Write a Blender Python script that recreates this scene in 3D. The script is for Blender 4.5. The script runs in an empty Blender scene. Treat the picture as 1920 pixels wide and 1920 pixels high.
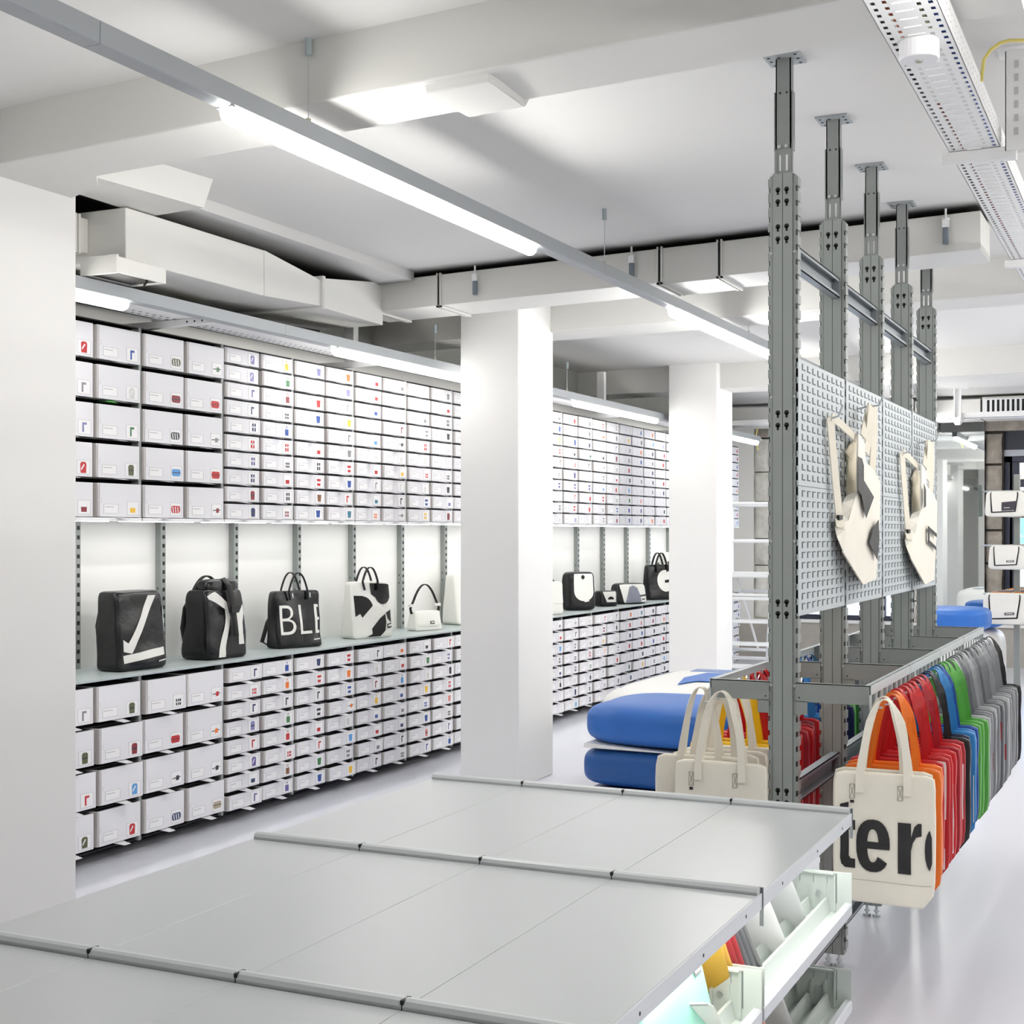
import bpy, bmesh, math, random
from mathutils import Vector, Matrix, noise
random.seed(11)
sc = bpy.context.scene
COL = sc.collection
PI = math.pi
# ---------------------------------------------------------------- camera
FPX = 2617.0
YAW = math.atan(1227 / FPX)
EYE = 1.70
cam = bpy.data.cameras.new('camera')
cam.sensor_width = 36.0
cam.lens = FPX / 1920 * 36.0
cam.shift_y = 38 / 1920
cam.clip_start = 0.05
cam.clip_end = 300
cam_o = bpy.data.objects.new('camera', cam)
cam_o.location = (0, 0, EYE)
cam_o.rotation_euler = (PI / 2, 0, YAW)
COL.objects.link(cam_o)
sc.camera = cam_o
# ---------------------------------------------------------------- world, exposure
w = bpy.data.worlds.new('sky')
sc.world = w
w.use_nodes = True
nt = w.node_tree
bg = nt.nodes['Background']
bg.inputs['Color'].default_value = (0.86, 0.93, 1.0, 1)
bg.inputs['Strength'].default_value = 5.0
sc.view_settings.view_transform = 'Standard'
sc.view_settings.look = 'None'
sc.view_settings.gamma = 1
sc.view_settings.use_curve_mapping = False
sc.view_settings.exposure = 0.17
LED_POWER = 46.0
LED_WALL = 16.5
LED_AISLE = 36.0
STRIP_POWER = 14.0
TABLE_STRIP = 13.0
sc.cycles.max_bounces = 6
sc.cycles.diffuse_bounces = 4
sc.cycles.glossy_bounces = 3
sc.cycles.use_adaptive_sampling = True
sc.cycles.adaptive_threshold = 0.05
sc.cycles.transparent_max_bounces = 12
sc.cycles.caustics_reflective = False
sc.cycles.caustics_refractive = False
sc.cycles.use_denoising = True
sc.cycles.sample_clamp_indirect = 6.0

# ---------------------------------------------------------------- helpers
def lin(h):
    h = h.lstrip('#')
    out = []
    for i in (0, 2, 4):
        c = int(h[i:i + 2], 16) / 255
        out.append(c / 12.92 if c <= 0.04045 else ((c + 0.055) / 1.055) ** 2.4)
    return (*out, 1.0)

MATS = {}
def mat_thin(name, hexc, through=0.5):
    """thin plastic sheet that lets light through"""
    if name in MATS: return MATS[name]
    m = bpy.data.materials.new(name); m.use_nodes = True
    n = m.node_tree.nodes; l = m.node_tree.links
    b = n['Principled BSDF']; b.inputs['Base Color'].default_value = lin(hexc); b.inputs['Roughness'].default_value = 0.4
    t = n.new('ShaderNodeBsdfTranslucent'); t.inputs[0].default_value = lin(hexc)
    x = n.new('ShaderNodeMixShader'); x.inputs[0].default_value = through
    l.new(b.outputs[0], x.inputs[1]); l.new(t.outputs[0], x.inputs[2]); l.new(x.outputs[0], n['Material Output'].inputs[0])
    MATS[name] = m
    return m
def mat(name, hexc, rough=0.5, metal=0.0, var=0.0, scale=12.0, bump=0.0, bscale=60.0, spec=0.5, coat=0.0):
    if name in MATS:
        return MATS[name]
    m = bpy.data.materials.new(name)
    m.use_nodes = True
    n = m.node_tree.nodes
    l = m.node_tree.links
    b = n['Principled BSDF']
    c = lin(hexc)
    b.inputs['Base Color'].default_value = c
    b.inputs['Roughness'].default_value = rough
    b.inputs['Metallic'].default_value = metal
    b.inputs['Specular IOR Level'].default_value = spec
    b.inputs['Coat Weight'].default_value = coat
    if var or bump:
        tc = n.new('ShaderNodeTexCoord')
    if var:
        nz = n.new('ShaderNodeTexNoise')
        nz.inputs['Scale'].default_value = scale
        nz.inputs['Detail'].default_value = 5
        l.new(tc.outputs['Object'], nz.inputs['Vector'])
        mx = n.new('ShaderNodeMix')
        mx.data_type = 'RGBA'
        mx.inputs['A'].default_value = tuple(max(0, v * (1 - var)) for v in c[:3]) + (1,)
        mx.inputs['B'].default_value = tuple(min(1, v * (1 + var)) for v in c[:3]) + (1,)
        l.new(nz.outputs['Fac'], mx.inputs['Factor'])
        l.new(mx.outputs['Result'], b.inputs['Base Color'])
    if bump:
        nb = n.new('ShaderNodeTexNoise')
        nb.inputs['Scale'].default_value = bscale
        nb.inputs['Detail'].default_value = 4
        l.new(tc.outputs['Object'], nb.inputs['Vector'])
        bp = n.new('ShaderNodeBump')
        bp.inputs['Strength'].default_value = bump
        bp.inputs['Distance'].default_value = 0.01
        l.new(nb.outputs['Fac'], bp.inputs['Height'])
        l.new(bp.outputs['Normal'], b.inputs['Normal'])
    MATS[name] = m
    return m

def emit(name, hexc, strength):
    m = bpy.data.materials.new(name)
    m.use_nodes = True
    b = m.node_tree.nodes['Principled BSDF']
    b.inputs['Base Color'].default_value = (0.9, 0.9, 0.9, 1)
    b.inputs['Emission Color'].default_value = lin(hexc)
    b.inputs['Emission Strength'].default_value = strength
    return m

def mat_objcolor(name, rough=0.5, var=0.12, scale=25):
    m = bpy.data.materials.new(name)
    m.use_nodes = True
    n = m.node_tree.nodes
    l = m.node_tree.links
    b = n['Principled BSDF']
    b.inputs['Roughness'].default_value = rough
    oi = n.new('ShaderNodeObjectInfo')
    tc = n.new('ShaderNodeTexCoord')
    nz = n.new('ShaderNodeTexNoise')
    nz.inputs['Scale'].default_value = scale
    l.new(tc.outputs['Object'], nz.inputs['Vector'])
    mr = n.new('ShaderNodeMapRange')
    mr.inputs['To Min'].default_value = 1 - var
    mr.inputs['To Max'].default_value = 1 + var
    l.new(nz.outputs['Fac'], mr.inputs['Value'])
    vm = n.new('ShaderNodeVectorMath')
    vm.operation = 'SCALE'
    l.new(oi.outputs['Color'], vm.inputs[0])
    l.new(mr.outputs['Result'], vm.inputs['Scale'])
    l.new(vm.outputs['Vector'], b.inputs['Base Color'])
    return m

WORLD = {}
# rows of tiny punched or pressed details that stay joined as one part
FINE = set('post_teeth post_slots keyholes rivet plate_hole louvres louvre_openings comb_teeth rib rib_slit upright_slots end_slot divider_tab hole lip_hole railing bolt tray_side tray_floor levelling_foot end_flange grille_recess'.split())
class MB:
    def __init__(s):
        s.v = []; s.f = []; s.m = []
    def add(s, verts, faces, mi=0):
        o = len(s.v)
        s.v.extend(Vector(p) for p in verts)
        for f in faces:
            s.f.append([i + o for i in f]); s.m.append(mi)
        return s
    def box(s, x0, x1, y0, y1, z0, z1, mi=0):
        return s.add([(x0, y0, z0), (x1, y0, z0), (x1, y1, z0), (x0, y1, z0), (x0, y0, z1), (x1, y0, z1), (x1, y1, z1), (x0, y1, z1)],
                     [(0, 3, 2, 1), (4, 5, 6, 7), (0, 1, 5, 4), (1, 2, 6, 5), (2, 3, 7, 6), (3, 0, 4, 7)], mi)
    def hexa(s, b, t, mi=0):
        return s.add(list(b) + list(t), [(0, 3, 2, 1), (4, 5, 6, 7), (0, 1, 5, 4), (1, 2, 6, 5), (2, 3, 7, 6), (3, 0, 4, 7)], mi)
    def poly(s, pts, mi=0):
        return s.add(pts, [tuple(range(len(pts)))], mi)
    def prism(s, pts, off, mi=0):
        off = Vector(off); n = len(pts)
        a = [Vector(p) for p in pts]; b = [p + off for p in a]
        return s.add(a + b, [tuple(range(n))[::-1], tuple(range(n, 2 * n))] + [(i, (i + 1) % n, n + (i + 1) % n, n + i) for i in range(n)], mi)
    def cyl(s, p0, p1, r, n=10, mi=0, r1=None):
        return s.tube([p0, p1], r, n, mi, r1)
    def tube(s, pts, r, n=8, mi=0, r1=None, closed=False):
        pts = [Vector(p) for p in pts]
        k = len(pts); o = len(s.v)
        up = None
        for i, p in enumerate(pts):
            a = pts[max(i - 1, 0)]; b = pts[min(i + 1, k - 1)]
            t = (b - a).normalized()
            if up is None:
                up = Vector((0, 0, 1)) if abs(t.z) < 0.9 else Vector((1, 0, 0))
            x = t.cross(up)
            if x.length < 1e-4: x = t.orthogonal()
            x.normalize(); y = x.cross(t); up = y
            rr = r if r1 is None else r + (r1 - r) * i / (k - 1)
            for j in range(n):
                an = 2 * PI * j / n
                s.v.append(p + x * (math.cos(an) * rr) + y * (math.sin(an) * rr))
        for i in range(k - 1):
            for j in range(n):
                s.f.append([o + i * n + j, o + i * n + (j + 1) % n, o + (i + 1) * n + (j + 1) % n, o + (i + 1) * n + j]); s.m.append(mi)
        s.f.append([o + j for j in range(n)][::-1]); s.m.append(mi)
        s.f.append([o + (k - 1) * n + j for j in range(n)]); s.m.append(mi)
        return s
    def ribbon(s, pts, wd, wid, th=0.003, mi=0):
        wf = wid if callable(wid) else (lambda u: wid)
        pts = [Vector(p) for p in pts]; k = len(pts); o = len(s.v)
        for i, p in enumerate(pts):
            t = (pts[min(i + 1, k - 1)] - pts[max(i - 1, 0)]).normalized()
            wv = Vector(wd(i / (k - 1)) if callable(wd) else wd)
            wv = (wv - t * wv.dot(t)).normalized()
            nn = t.cross(wv)
            for a, b in ((-1, -1), (1, -1), (1, 1), (-1, 1)):
                s.v.append(p + wv * (a * wf(i / (k - 1)) / 2) + nn * (b * th / 2))
        for i in range(k - 1):
            for j in range(4):
                s.f.append([o + i * 4 + j, o + i * 4 + (j + 1) % 4, o + i * 4 + 4 + (j + 1) % 4, o + i * 4 + 4 + j]); s.m.append(mi)
        s.f.append([o, o + 3, o + 2, o + 1]); s.m.append(mi)
        e = o + (k - 1) * 4
        s.f.append([e, e + 1, e + 2, e + 3]); s.m.append(mi)
        return s
    def grid(s, fn, nu, nv, mi=0, flip=False):
        o = len(s.v)
        for j in range(nv + 1):
            for i in range(nu + 1):
                s.v.append(Vector(fn(i / nu, j / nv)))
        for j in range(nv):
            for i in range(nu):
                a = o + j * (nu + 1) + i
                q = [a, a + 1, a + nu + 2, a + nu + 1]
                s.f.append(q[::-1] if flip else q); s.m.append(mi)
        return s
    def xform(s, M):
        s.v = [M @ p for p in s.v]
        return s
    def mesh(s, name, mats, org=Vector((0, 0, 0)), smooth=False):
        me = bpy.data.meshes.new(name)
        me.from_pydata([tuple(p - org) for p in s.v], [], s.f)
        for m in (mats if isinstance(mats, (list, tuple)) else [mats]):
            me.materials.append(m)
        me.polygons.foreach_set('material_index', s.m)
        if smooth:
            me.polygons.foreach_set('use_smooth', [True] * len(me.polygons))
        me.update()
        return me
    def build(s, name, mats, parent=None, org=None, smooth=False, bevel=0.0, fix=False):
        if org is None:
            if parent is not None:
                org = WORLD[parent.name]
            else:
                xs = [p.x for p in s.v]; ys = [p.y for p in s.v]; zs = [p.z for p in s.v]
                org = Vector(((min(xs) + max(xs)) / 2, (min(ys) + max(ys)) / 2, min(zs)))
        org = Vector(org)
        me = s.mesh(name, mats, org, smooth)
        if fix:
            bm = bmesh.new(); bm.from_mesh(me)
            bmesh.ops.recalc_face_normals(bm, faces=bm.faces)
            bm.to_mesh(me); bm.free()
        o = bpy.data.objects.new(name, me)
        COL.objects.link(o)
        if parent is not None:
            o.parent = parent
            o.location = org - WORLD[parent.name]
        else:
            o.location = org
        WORLD[o.name] = org
        if name in FINE: o['kind'] = 'stuff'
        if bevel:
            b = o.modifiers.new('edge', 'BEVEL')
            b.width = bevel; b.segments = 2; b.limit_method = 'ANGLE'; b.angle_limit = math.radians(40)
        return o

def tag(o, label=None, cat=None, group=None, kind=None):
    if label: o['label'] = label
    if cat: o['category'] = cat
    if group: o['group'] = group
    if kind: o['kind'] = kind
    return o

def empty(name, loc, label=None, cat=None, group=None, kind=None):
    o = bpy.data.objects.new(name, None)
    o.empty_display_size = 0.1
    o.location = loc
    COL.objects.link(o)
    WORLD[o.name] = Vector(loc)
    return tag(o, label, cat, group, kind)

def struct(o, label=None):
    o['kind'] = 'structure'
    if label: o['label'] = label
    return o

KIDS = {}
def copy_tree(o, parent=None):
    c = o.copy(); COL.objects.link(c)
    if parent is not None: c.parent = parent
    for ch in KIDS.get(o.name) or [x for x in o.children]:
        copy_tree(ch, c)
    return c

def text_mesh(s, bold=0.0):
    cu = bpy.data.curves.new('lettering', 'FONT')
    cu.body = s; cu.size = 1.0; cu.offset = bold; cu.resolution_u = 4
    o = bpy.data.objects.new('lettering', cu)
    COL.objects.link(o)
    bpy.context.view_layer.update()
    me = o.to_mesh()
    vs = [(v.co.x, v.co.y) for v in me.vertices]
    fs = [tuple(p.vertices) for p in me.polygons]
    o.to_mesh_clear()
    bpy.data.objects.remove(o); bpy.data.curves.remove(cu)
    return vs, fs

def fit_text(s, u0, u1, v0, v1, bold=0.0, crop=None):
    """lettering scaled into a rectangle, as (verts, faces)"""
    vs, fs = text_mesh(s, bold)
    xs = [p[0] for p in vs]; ys = [p[1] for p in vs]
    a, b, c, d = min(xs), max(xs), min(ys), max(ys)
    return [(u0 + (p[0] - a) / (b - a) * (u1 - u0), v0 + (p[1] - c) / (d - c) * (v1 - v0)) for p in vs], fs

def clip_mesh(vs, fs, umax=None, umin=None):
    bm = bmesh.new()
    bv = [bm.verts.new((x, y, 0)) for x, y in vs]
    for f in fs:
        try: bm.faces.new([bv[i] for i in f])
        except ValueError: pass
    for lim, sgn in ((umax, 1), (umin, -1)):
        if lim is None: continue
        g = list(bm.verts) + list(bm.edges) + list(bm.faces)
        bmesh.ops.bisect_plane(bm, geom=g, plane_co=(lim, 0, 0), plane_no=(sgn, 0, 0), clear_outer=True)
    bm.verts.index_update()
    out = [(v.co.x, v.co.y) for v in bm.verts], [tuple(v.index for v in f.verts) for f in bm.faces]
    bm.free()
    return out

def dice(polys, cuts=3):
    """2-D polygons -> finely cut (verts, faces) that can be laid on a curved panel"""
    bm = bmesh.new()
    if isinstance(polys, tuple):
        bv = [bm.verts.new((x, y, 0)) for x, y in polys[0]]
        for f in polys[1]:
            try: bm.faces.new([bv[i] for i in f])
            except ValueError: pass
    else:
        for pl in polys:
            bm.faces.new([bm.verts.new((x, y, 0)) for x, y in pl])
    xs = [v.co.x for v in bm.verts]; ys = [v.co.y for v in bm.verts]
    for k in range(1, 12):
        for ax, lo, hi in ((0, min(xs), max(xs)), (1, min(ys), max(ys))):
            co = [0, 0, 0]; co[ax] = lo + (hi - lo) * k / 12
            no = [0, 0, 0]; no[ax] = 1
            bmesh.ops.bisect_plane(bm, geom=list(bm.verts) + list(bm.edges) + list(bm.faces), plane_co=co, plane_no=no)
    bmesh.ops.triangulate(bm, faces=bm.faces)
    bm.verts.index_update()
    out = [(v.co.x, v.co.y) for v in bm.verts], [tuple(v.index for v in f.verts) for f in bm.faces]
    bm.free()
    return out

class Soft:
    """a rounded, slightly crumpled box standing on z=0; front faces -Y"""
    def __init__(s, wd, dp, ht, p=7, top=(1, 1), amp=0.006, seed=0, sag=0.0, freq=7.0, lean=0.0):
        s.a = (wd, dp, ht); s.p = p; s.top = top; s.amp = amp; s.seed = seed; s.sag = sag; s.freq = freq; s.lean = lean
    def pt(s, x, y, z, off=0.0):
        p = s.p
        r = (abs(x) ** p + abs(y) ** p + abs(z) ** p) ** (1 / p)
        x, y, z = x / r, y / r, z / r
        t = (z + 1) / 2
        sx = 1 + (s.top[0] - 1) * t; sy = 1 + (s.top[1] - 1) * t
        q = Vector((x * s.a[0] / 2 * sx, y * s.a[1] / 2 * sy + s.lean * t, t * s.a[2]))
        nq = q * s.freq + Vector((s.seed * 3.1, s.seed * 1.7, s.seed))
        d = noise.noise(nq) * s.amp
        nrm = Vector((x ** 5 if abs(x) > .3 else 0, y ** 5 if abs(y) > .3 else 0, 0))
        if nrm.length > 1e-6: nrm.normalize()
        q += nrm * (d + off)
        q.z -= s.sag * (1 - min(1, (x * x))) * t ** 4
        if off and nrm.length < 1e-6: q.y -= off
        return q
    def body(s, n=10):
        m = MB()
        f = lambda a: 2 * a - 1
        def stretch(a):
            a = 2 * a - 1
            return math.copysign(abs(a) ** 0.75, a)
        g = stretch
        m.grid(lambda u, v: s.pt(g(u), -1, g(v)), n, n)
        m.grid(lambda u, v: s.pt(g(u), 1, g(v)), n, n, flip=True)
        m.grid(lambda u, v: s.pt(1, g(u), g(v)), n, n)
        m.grid(lambda u, v: s.pt(-1, g(u), g(v)), n, n, flip=True)
        m.grid(lambda u, v: s.pt(g(u), g(v), 1), n, n)
        m.grid(lambda u, v: s.pt(g(u), g(v), -1), n, n, flip=True)
        return m
    def face(s, polys, off=0.0025, side=-1, mi=0):
        vs, fs = dice(polys)
        m = MB()
        return m.add([s.pt(u, side, v, off) for u, v in vs], fs if side < 0 else [f[::-1] for f in fs], mi)

def soft_build(m, name, mats, parent, rz=0.0, loc=None):
    """link a local-space MB under PARENT (parent carries location and rotation)"""
    me = m.mesh(name, mats, Vector((0, 0, 0)), True)
    bm = bmesh.new(); bm.from_mesh(me)
    bmesh.ops.remove_doubles(bm, verts=bm.verts, dist=0.0004)
    bm.to_mesh(me); bm.free()
    o = bpy.data.objects.new(name, me)
    COL.objects.link(o); o.parent = parent
    return o

def local(m, name, mats, parent, smooth=False):
    o = bpy.data.objects.new(name, m.mesh(name, mats, Vector((0, 0, 0)), smooth))
    COL.objects.link(o); o.parent = parent
    return o

def arc(p0, p1, h, n=10, side=Vector((0, 0, 1)), sharp=2.0):
    p0 = Vector(p0); p1 = Vector(p1)
    return [p0.lerp(p1, i / n) + side * (h * (1 - abs(2 * i / n - 1) ** sharp)) for i in range(n + 1)]
ORD = 'first second third fourth fifth sixth seventh eighth ninth tenth eleventh twelfth thirteenth fourteenth fifteenth sixteenth seventeenth eighteenth nineteenth twentieth'.split()
ORD += ['twenty-' + x for x in ORD[:9]] + ['thirtieth'] + ['thirty-' + x for x in ORD[:9]] + ['fortieth'] + ['forty-' + x for x in ORD[:9]]

# ---------------------------------------------------------------- materials
M_WALL = mat('white_wall_paint', '#ecebe8', 0.65, var=0.015, scale=3, bump=0.04, bscale=18)
M_PILLAR = mat('white_pillar_paint', '#f4f3f1', 0.6, var=0.012, scale=3, bump=0.03, bscale=14)
M_PILLARDIM = mat('dimmed_pillar_paint', '#dddcdb', 0.6, var=0.012, scale=3, bump=0.03, bscale=14)  # same pillar paint, darkened to stand for weaker light on the near pillar
M_BEAM = mat('white_beam_paint', '#dfdeda', 0.7, var=0.015, scale=4, bump=0.10, bscale=9)
M_DUCT = mat('painted_duct_white', '#e6e5e1', 0.55, var=0.02, scale=5, bump=0.05, bscale=10)
M_FLOOR = mat('floor_epoxy', '#f0f2fc', 0.20, var=0.015, scale=1.2, spec=0.5)
M_GREY = mat('powder_grey_steel', '#949996', 0.42, var=0.02, scale=30)
M_GREYD = mat('powder_grey_steel_arm', '#8f9391', 0.45, var=0.02, scale=30)
M_PANEL = mat('pegboard_steel', '#bfc6ca', 0.45, var=0.02, scale=20)
M_RAIL = mat('light_rail_aluminium', '#a4a8ac', 0.42, metal=0.25, var=0.01, scale=8)
M_TABLE = mat('table_sheet_steel', '#b7bbbd', 0.30, var=0.025, scale=4, spec=0.45)
M_TRIM = mat('table_trim_steel', '#c3c7c9', 0.35, var=0.01, scale=10)
M_BIN = mat('bin_sheet_steel', '#ced5d0', 0.40, var=0.012, scale=8)
M_COUNTER = mat('counter_grey_green', '#b3bdbd', 0.38, var=0.02, scale=8)
M_BLACK = mat('black_metal_and_shade', '#141414', 0.6)  # black metal, also the shade painted on carton tops
M_SLOT = mat('dark_slot', '#20211f', 0.7)
M_CARD = mat('white_cardboard', '#e8e7eb', 0.6, var=0.01, scale=9)
M_CORR = mat('corrugated_edge', '#cbc4c0', 0.75, var=0.08, scale=90)
M_PAPER = mat('label_paper', '#f2f1f2', 0.5)
M_LINE = mat('label_line', '#a9a6ab', 0.6)
M_INK = mat('label_ink', '#a3a0a6', 0.6)
M_TARPBLACK = mat('black_truck_tarp', '#0f0f12', 0.26, var=0.2, scale=9, bump=0.6, bscale=9, spec=0.42)
M_TARPWHITE = mat('white_truck_tarp', '#efeee8', 0.38, var=0.02, scale=9, bump=0.12, bscale=12)
M_WEB = mat('black_webbing', '#1c1b1c', 0.7, bump=0.2, bscale=150)
M_STEEL = mat('zinc_steel', '#c9ced0', 0.3, metal=0.8)
M_TRAYW = mat('cable_tray_white', '#f3f3f3', 0.5)
M_STONE = mat('grey_rubble_stone', '#a69e93', 0.85, var=0.45, scale=9, bump=0.9, bscale=16)
M_STONEL = mat('pale_rubble_stone', '#e4ddd4', 0.85, var=0.4, scale=8, bump=0.9, bscale=14)
M_MORTAR = mat('dark_mortar', '#3e3a34', 0.9, var=0.3, scale=20)
M_CONC = mat('board_marked_concrete', '#b3aea6', 0.8, var=0.14, scale=6, bump=0.3, bscale=25)
M_FRAME = mat('navy_window_frame', '#35394a', 0.4, var=0.03, scale=10)
M_FRAMED = mat('navy_window_header', '#30343f', 0.45)
M_SILL = mat('white_sill', '#f2f1ef', 0.5)
M_BLUE = mat('blue_truck_tarp', '#2a6cc2', 0.42, var=0.10, scale=7, bump=0.12, bscale=30)
M_BLUED = mat('dark_blue_truck_tarp', '#20589f', 0.45, var=0.14, scale=6, bump=0.12, bscale=30)
M_LED = emit('led_diffuser', '#fffdf8', LED_POWER)
M_LEDW = emit('led_diffuser_wall', '#fffdf8', LED_WALL)
M_LEDA = emit('led_diffuser_aisle', '#fffdf8', LED_AISLE)
M_STRIP = emit('led_strip', '#fffefa', STRIP_POWER)
M_TSTRIP = emit('table_led_strip', '#fffefa', TABLE_STRIP)
M_WHITEP = mat('white_powder_tube', '#f4f5f6', 0.4)
# ================================================================ SETTING
CZ = 3.32
def ceiling_mat():
    # sprayed white paint, turning dark above the cross duct and towards the left wall
    m = bpy.data.materials.new('ceiling_paint'); m.use_nodes = True
    n = m.node_tree.nodes; l = m.node_tree.links; b = n['Principled BSDF']
    b.inputs['Roughness'].default_value = 0.7
    g = n.new('ShaderNodeNewGeometry')
    nz = n.new('ShaderNodeTexNoise'); nz.inputs['Scale'].default_value = 3.0
    l.new(g.outputs['Position'], nz.inputs['Vector'])
    sep = n.new('ShaderNodeSeparateXYZ'); l.new(g.outputs['Position'], sep.inputs[0])
    def math_(op, a, bb):
        x = n.new('ShaderNodeMath'); x.operation = op
        for i, v in enumerate((a, bb)):
            if isinstance(v, (int, float)): x.inputs[i].default_value = v
            else: l.new(v, x.inputs[i])
        return x.outputs[0]
    def ramp(v, a, bb):
        r = n.new('ShaderNodeMapRange'); r.interpolation_type = 'SMOOTHSTEP'
        r.inputs['From Min'].default_value = a; r.inputs['From Max'].default_value = bb
        l.new(v, r.inputs['Value']); return r.outputs['Result']
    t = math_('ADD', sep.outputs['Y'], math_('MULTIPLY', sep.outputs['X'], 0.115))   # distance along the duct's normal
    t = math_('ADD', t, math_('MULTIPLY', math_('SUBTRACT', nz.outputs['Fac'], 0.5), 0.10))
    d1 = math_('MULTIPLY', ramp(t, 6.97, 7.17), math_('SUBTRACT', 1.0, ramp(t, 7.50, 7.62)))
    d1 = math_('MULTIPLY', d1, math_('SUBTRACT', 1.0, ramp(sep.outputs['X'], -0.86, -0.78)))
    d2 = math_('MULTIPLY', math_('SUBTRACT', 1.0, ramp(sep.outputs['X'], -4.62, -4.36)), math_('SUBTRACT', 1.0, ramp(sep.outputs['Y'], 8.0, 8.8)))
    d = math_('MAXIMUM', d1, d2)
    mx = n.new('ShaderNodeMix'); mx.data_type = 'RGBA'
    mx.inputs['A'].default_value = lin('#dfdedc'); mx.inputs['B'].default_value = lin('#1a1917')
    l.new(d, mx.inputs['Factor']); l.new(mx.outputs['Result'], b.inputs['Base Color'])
    bp = n.new('ShaderNodeBump'); bp.inputs['Strength'].default_value = 0.05
    l.new(nz.outputs['Fac'], bp.inputs['Height']); l.new(bp.outputs['Normal'], b.inputs['Normal'])
    return m
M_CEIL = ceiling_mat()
XL, XR, YB, YF = -5.42, 3.2, -3.0, 18.5
struct(MB().box(XL - .2, XR + .2, YB - .2, YF + .35, -0.15, 0).build('floor', M_FLOOR))
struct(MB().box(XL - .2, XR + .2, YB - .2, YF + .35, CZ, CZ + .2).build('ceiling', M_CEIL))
wl = struct(MB().box(XL - .2, XL, YB - .2, YF + .3, 0, CZ).build('wall_left', M_WALL))
MB().box(XL, XL + .006, 4.7, 8.35, 2.96, CZ).build('upper_wall_strip', mat('upper_wall_dark', '#4b4943', .9, var=.35, scale=4), wl)  # dark strip along the top of the wall, grey farther on
MB().box(XL, XL + .006, 8.35, 17.8, 2.96, CZ).build('upper_wall_strip', mat('upper_wall_grey', '#a3a49f', .9, var=.12, scale=4), wl)
struct(MB().box(XR, XR + .2, YB - .2, YF + .3, 0, CZ).build('wall_right', M_WALL))
struct(MB().box(XL, XR, YB - .2, YB, 0, CZ).build('wall_back', M_WALL))

# beams run across the room, a few degrees off square
def beam(name, pts, z0, extra=None):
    m = MB().prism([(x, y, z0) for x, y in pts], (0, 0, CZ - z0 + 0.02))
    if extra: extra(m)
    return struct(m.build(name, M_BEAM, bevel=0.006, fix=True))
SK = -0.086
def bplan(xc, y0, dep, xa, xb):
    return [(xa, y0 + (xa - xc) * SK), (xb, y0 + (xb - xc) * SK), (xb, y0 + (xb - xc) * SK + dep), (xa, y0 + (xa - xc) * SK + dep)]
def patch(m):   # old repair box stuck under the beam
    m.hexa([(-2.125, 3.885, 3.088), (-1.885, 3.862, 3.088), (-1.905, 4.17, 3.097), (-2.13, 4.20, 3.097)],
           [(-2.125, 3.862, 3.16), (-1.885, 3.842, 3.16), (-1.885, 4.20, 3.16), (-2.13, 4.22, 3.16)])
beam('beam', bplan(-2.46, 3.872, 0.325, XL, XR), 3.112, patch)
beam('beam', bplan(-3.9, 8.95, 0.42, XL, XR), 3.10)
beam('beam', bplan(-3.9, 13.0, 0.45, XL, XR), 3.08)
beam('beam', bplan(-3.9, -1.2, 0.4, XL, XR), 3.10)
# stepped soffit on the wall side
struct(MB().prism([(XL, 4.45, 3.262), (-4.225, 4.45, 3.262), (-4.225, 7.58, 3.262), (XL, 7.75, 3.262)], (0, 0, .08)).build('trim_1', M_CEIL, fix=True))
struct(MB().hexa([(-4.34, 4.66, 3.190), (-4.07, 4.556, 3.190), (-4.0, 5.20, 3.190), (-4.35, 5.24, 3.190)],
                 [(-4.34, 4.60, 3.33), (-4.04, 4.50, 3.33), (-3.96, 5.22, 3.33), (-4.35, 5.28, 3.33)]).build('trim_2', M_BEAM, fix=True))
struct(MB().prism([(XL, 4.30, 3.1125), (-3.75, 4.20, 3.1125), (-3.95, 4.44, 3.1125), (-4.24, 4.575, 3.1125), (XL, 4.66, 3.1125)], (0, 0, .22)).build('trim_3', M_BEAM, fix=True))

def pillar(x0, x1, y0, y1, cap=None, m_=None):
    m = MB().box(x0, x1, y0, y1, 0, CZ + .02)
    if cap: m.hexa(*cap)
    return struct(m.build('pillar', m_ or M_PILLAR, bevel=0.008))
pillar(-4.75, -4.19, 3.75, 4.58, m_=M_PILLARDIM)
pillar(-4.335, -3.90, 8.42, 9.0)
pillar(-4.37, -3.885, 12.90, 13.42)
pillar(-4.335, -3.90, -0.9, -0.3)

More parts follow.
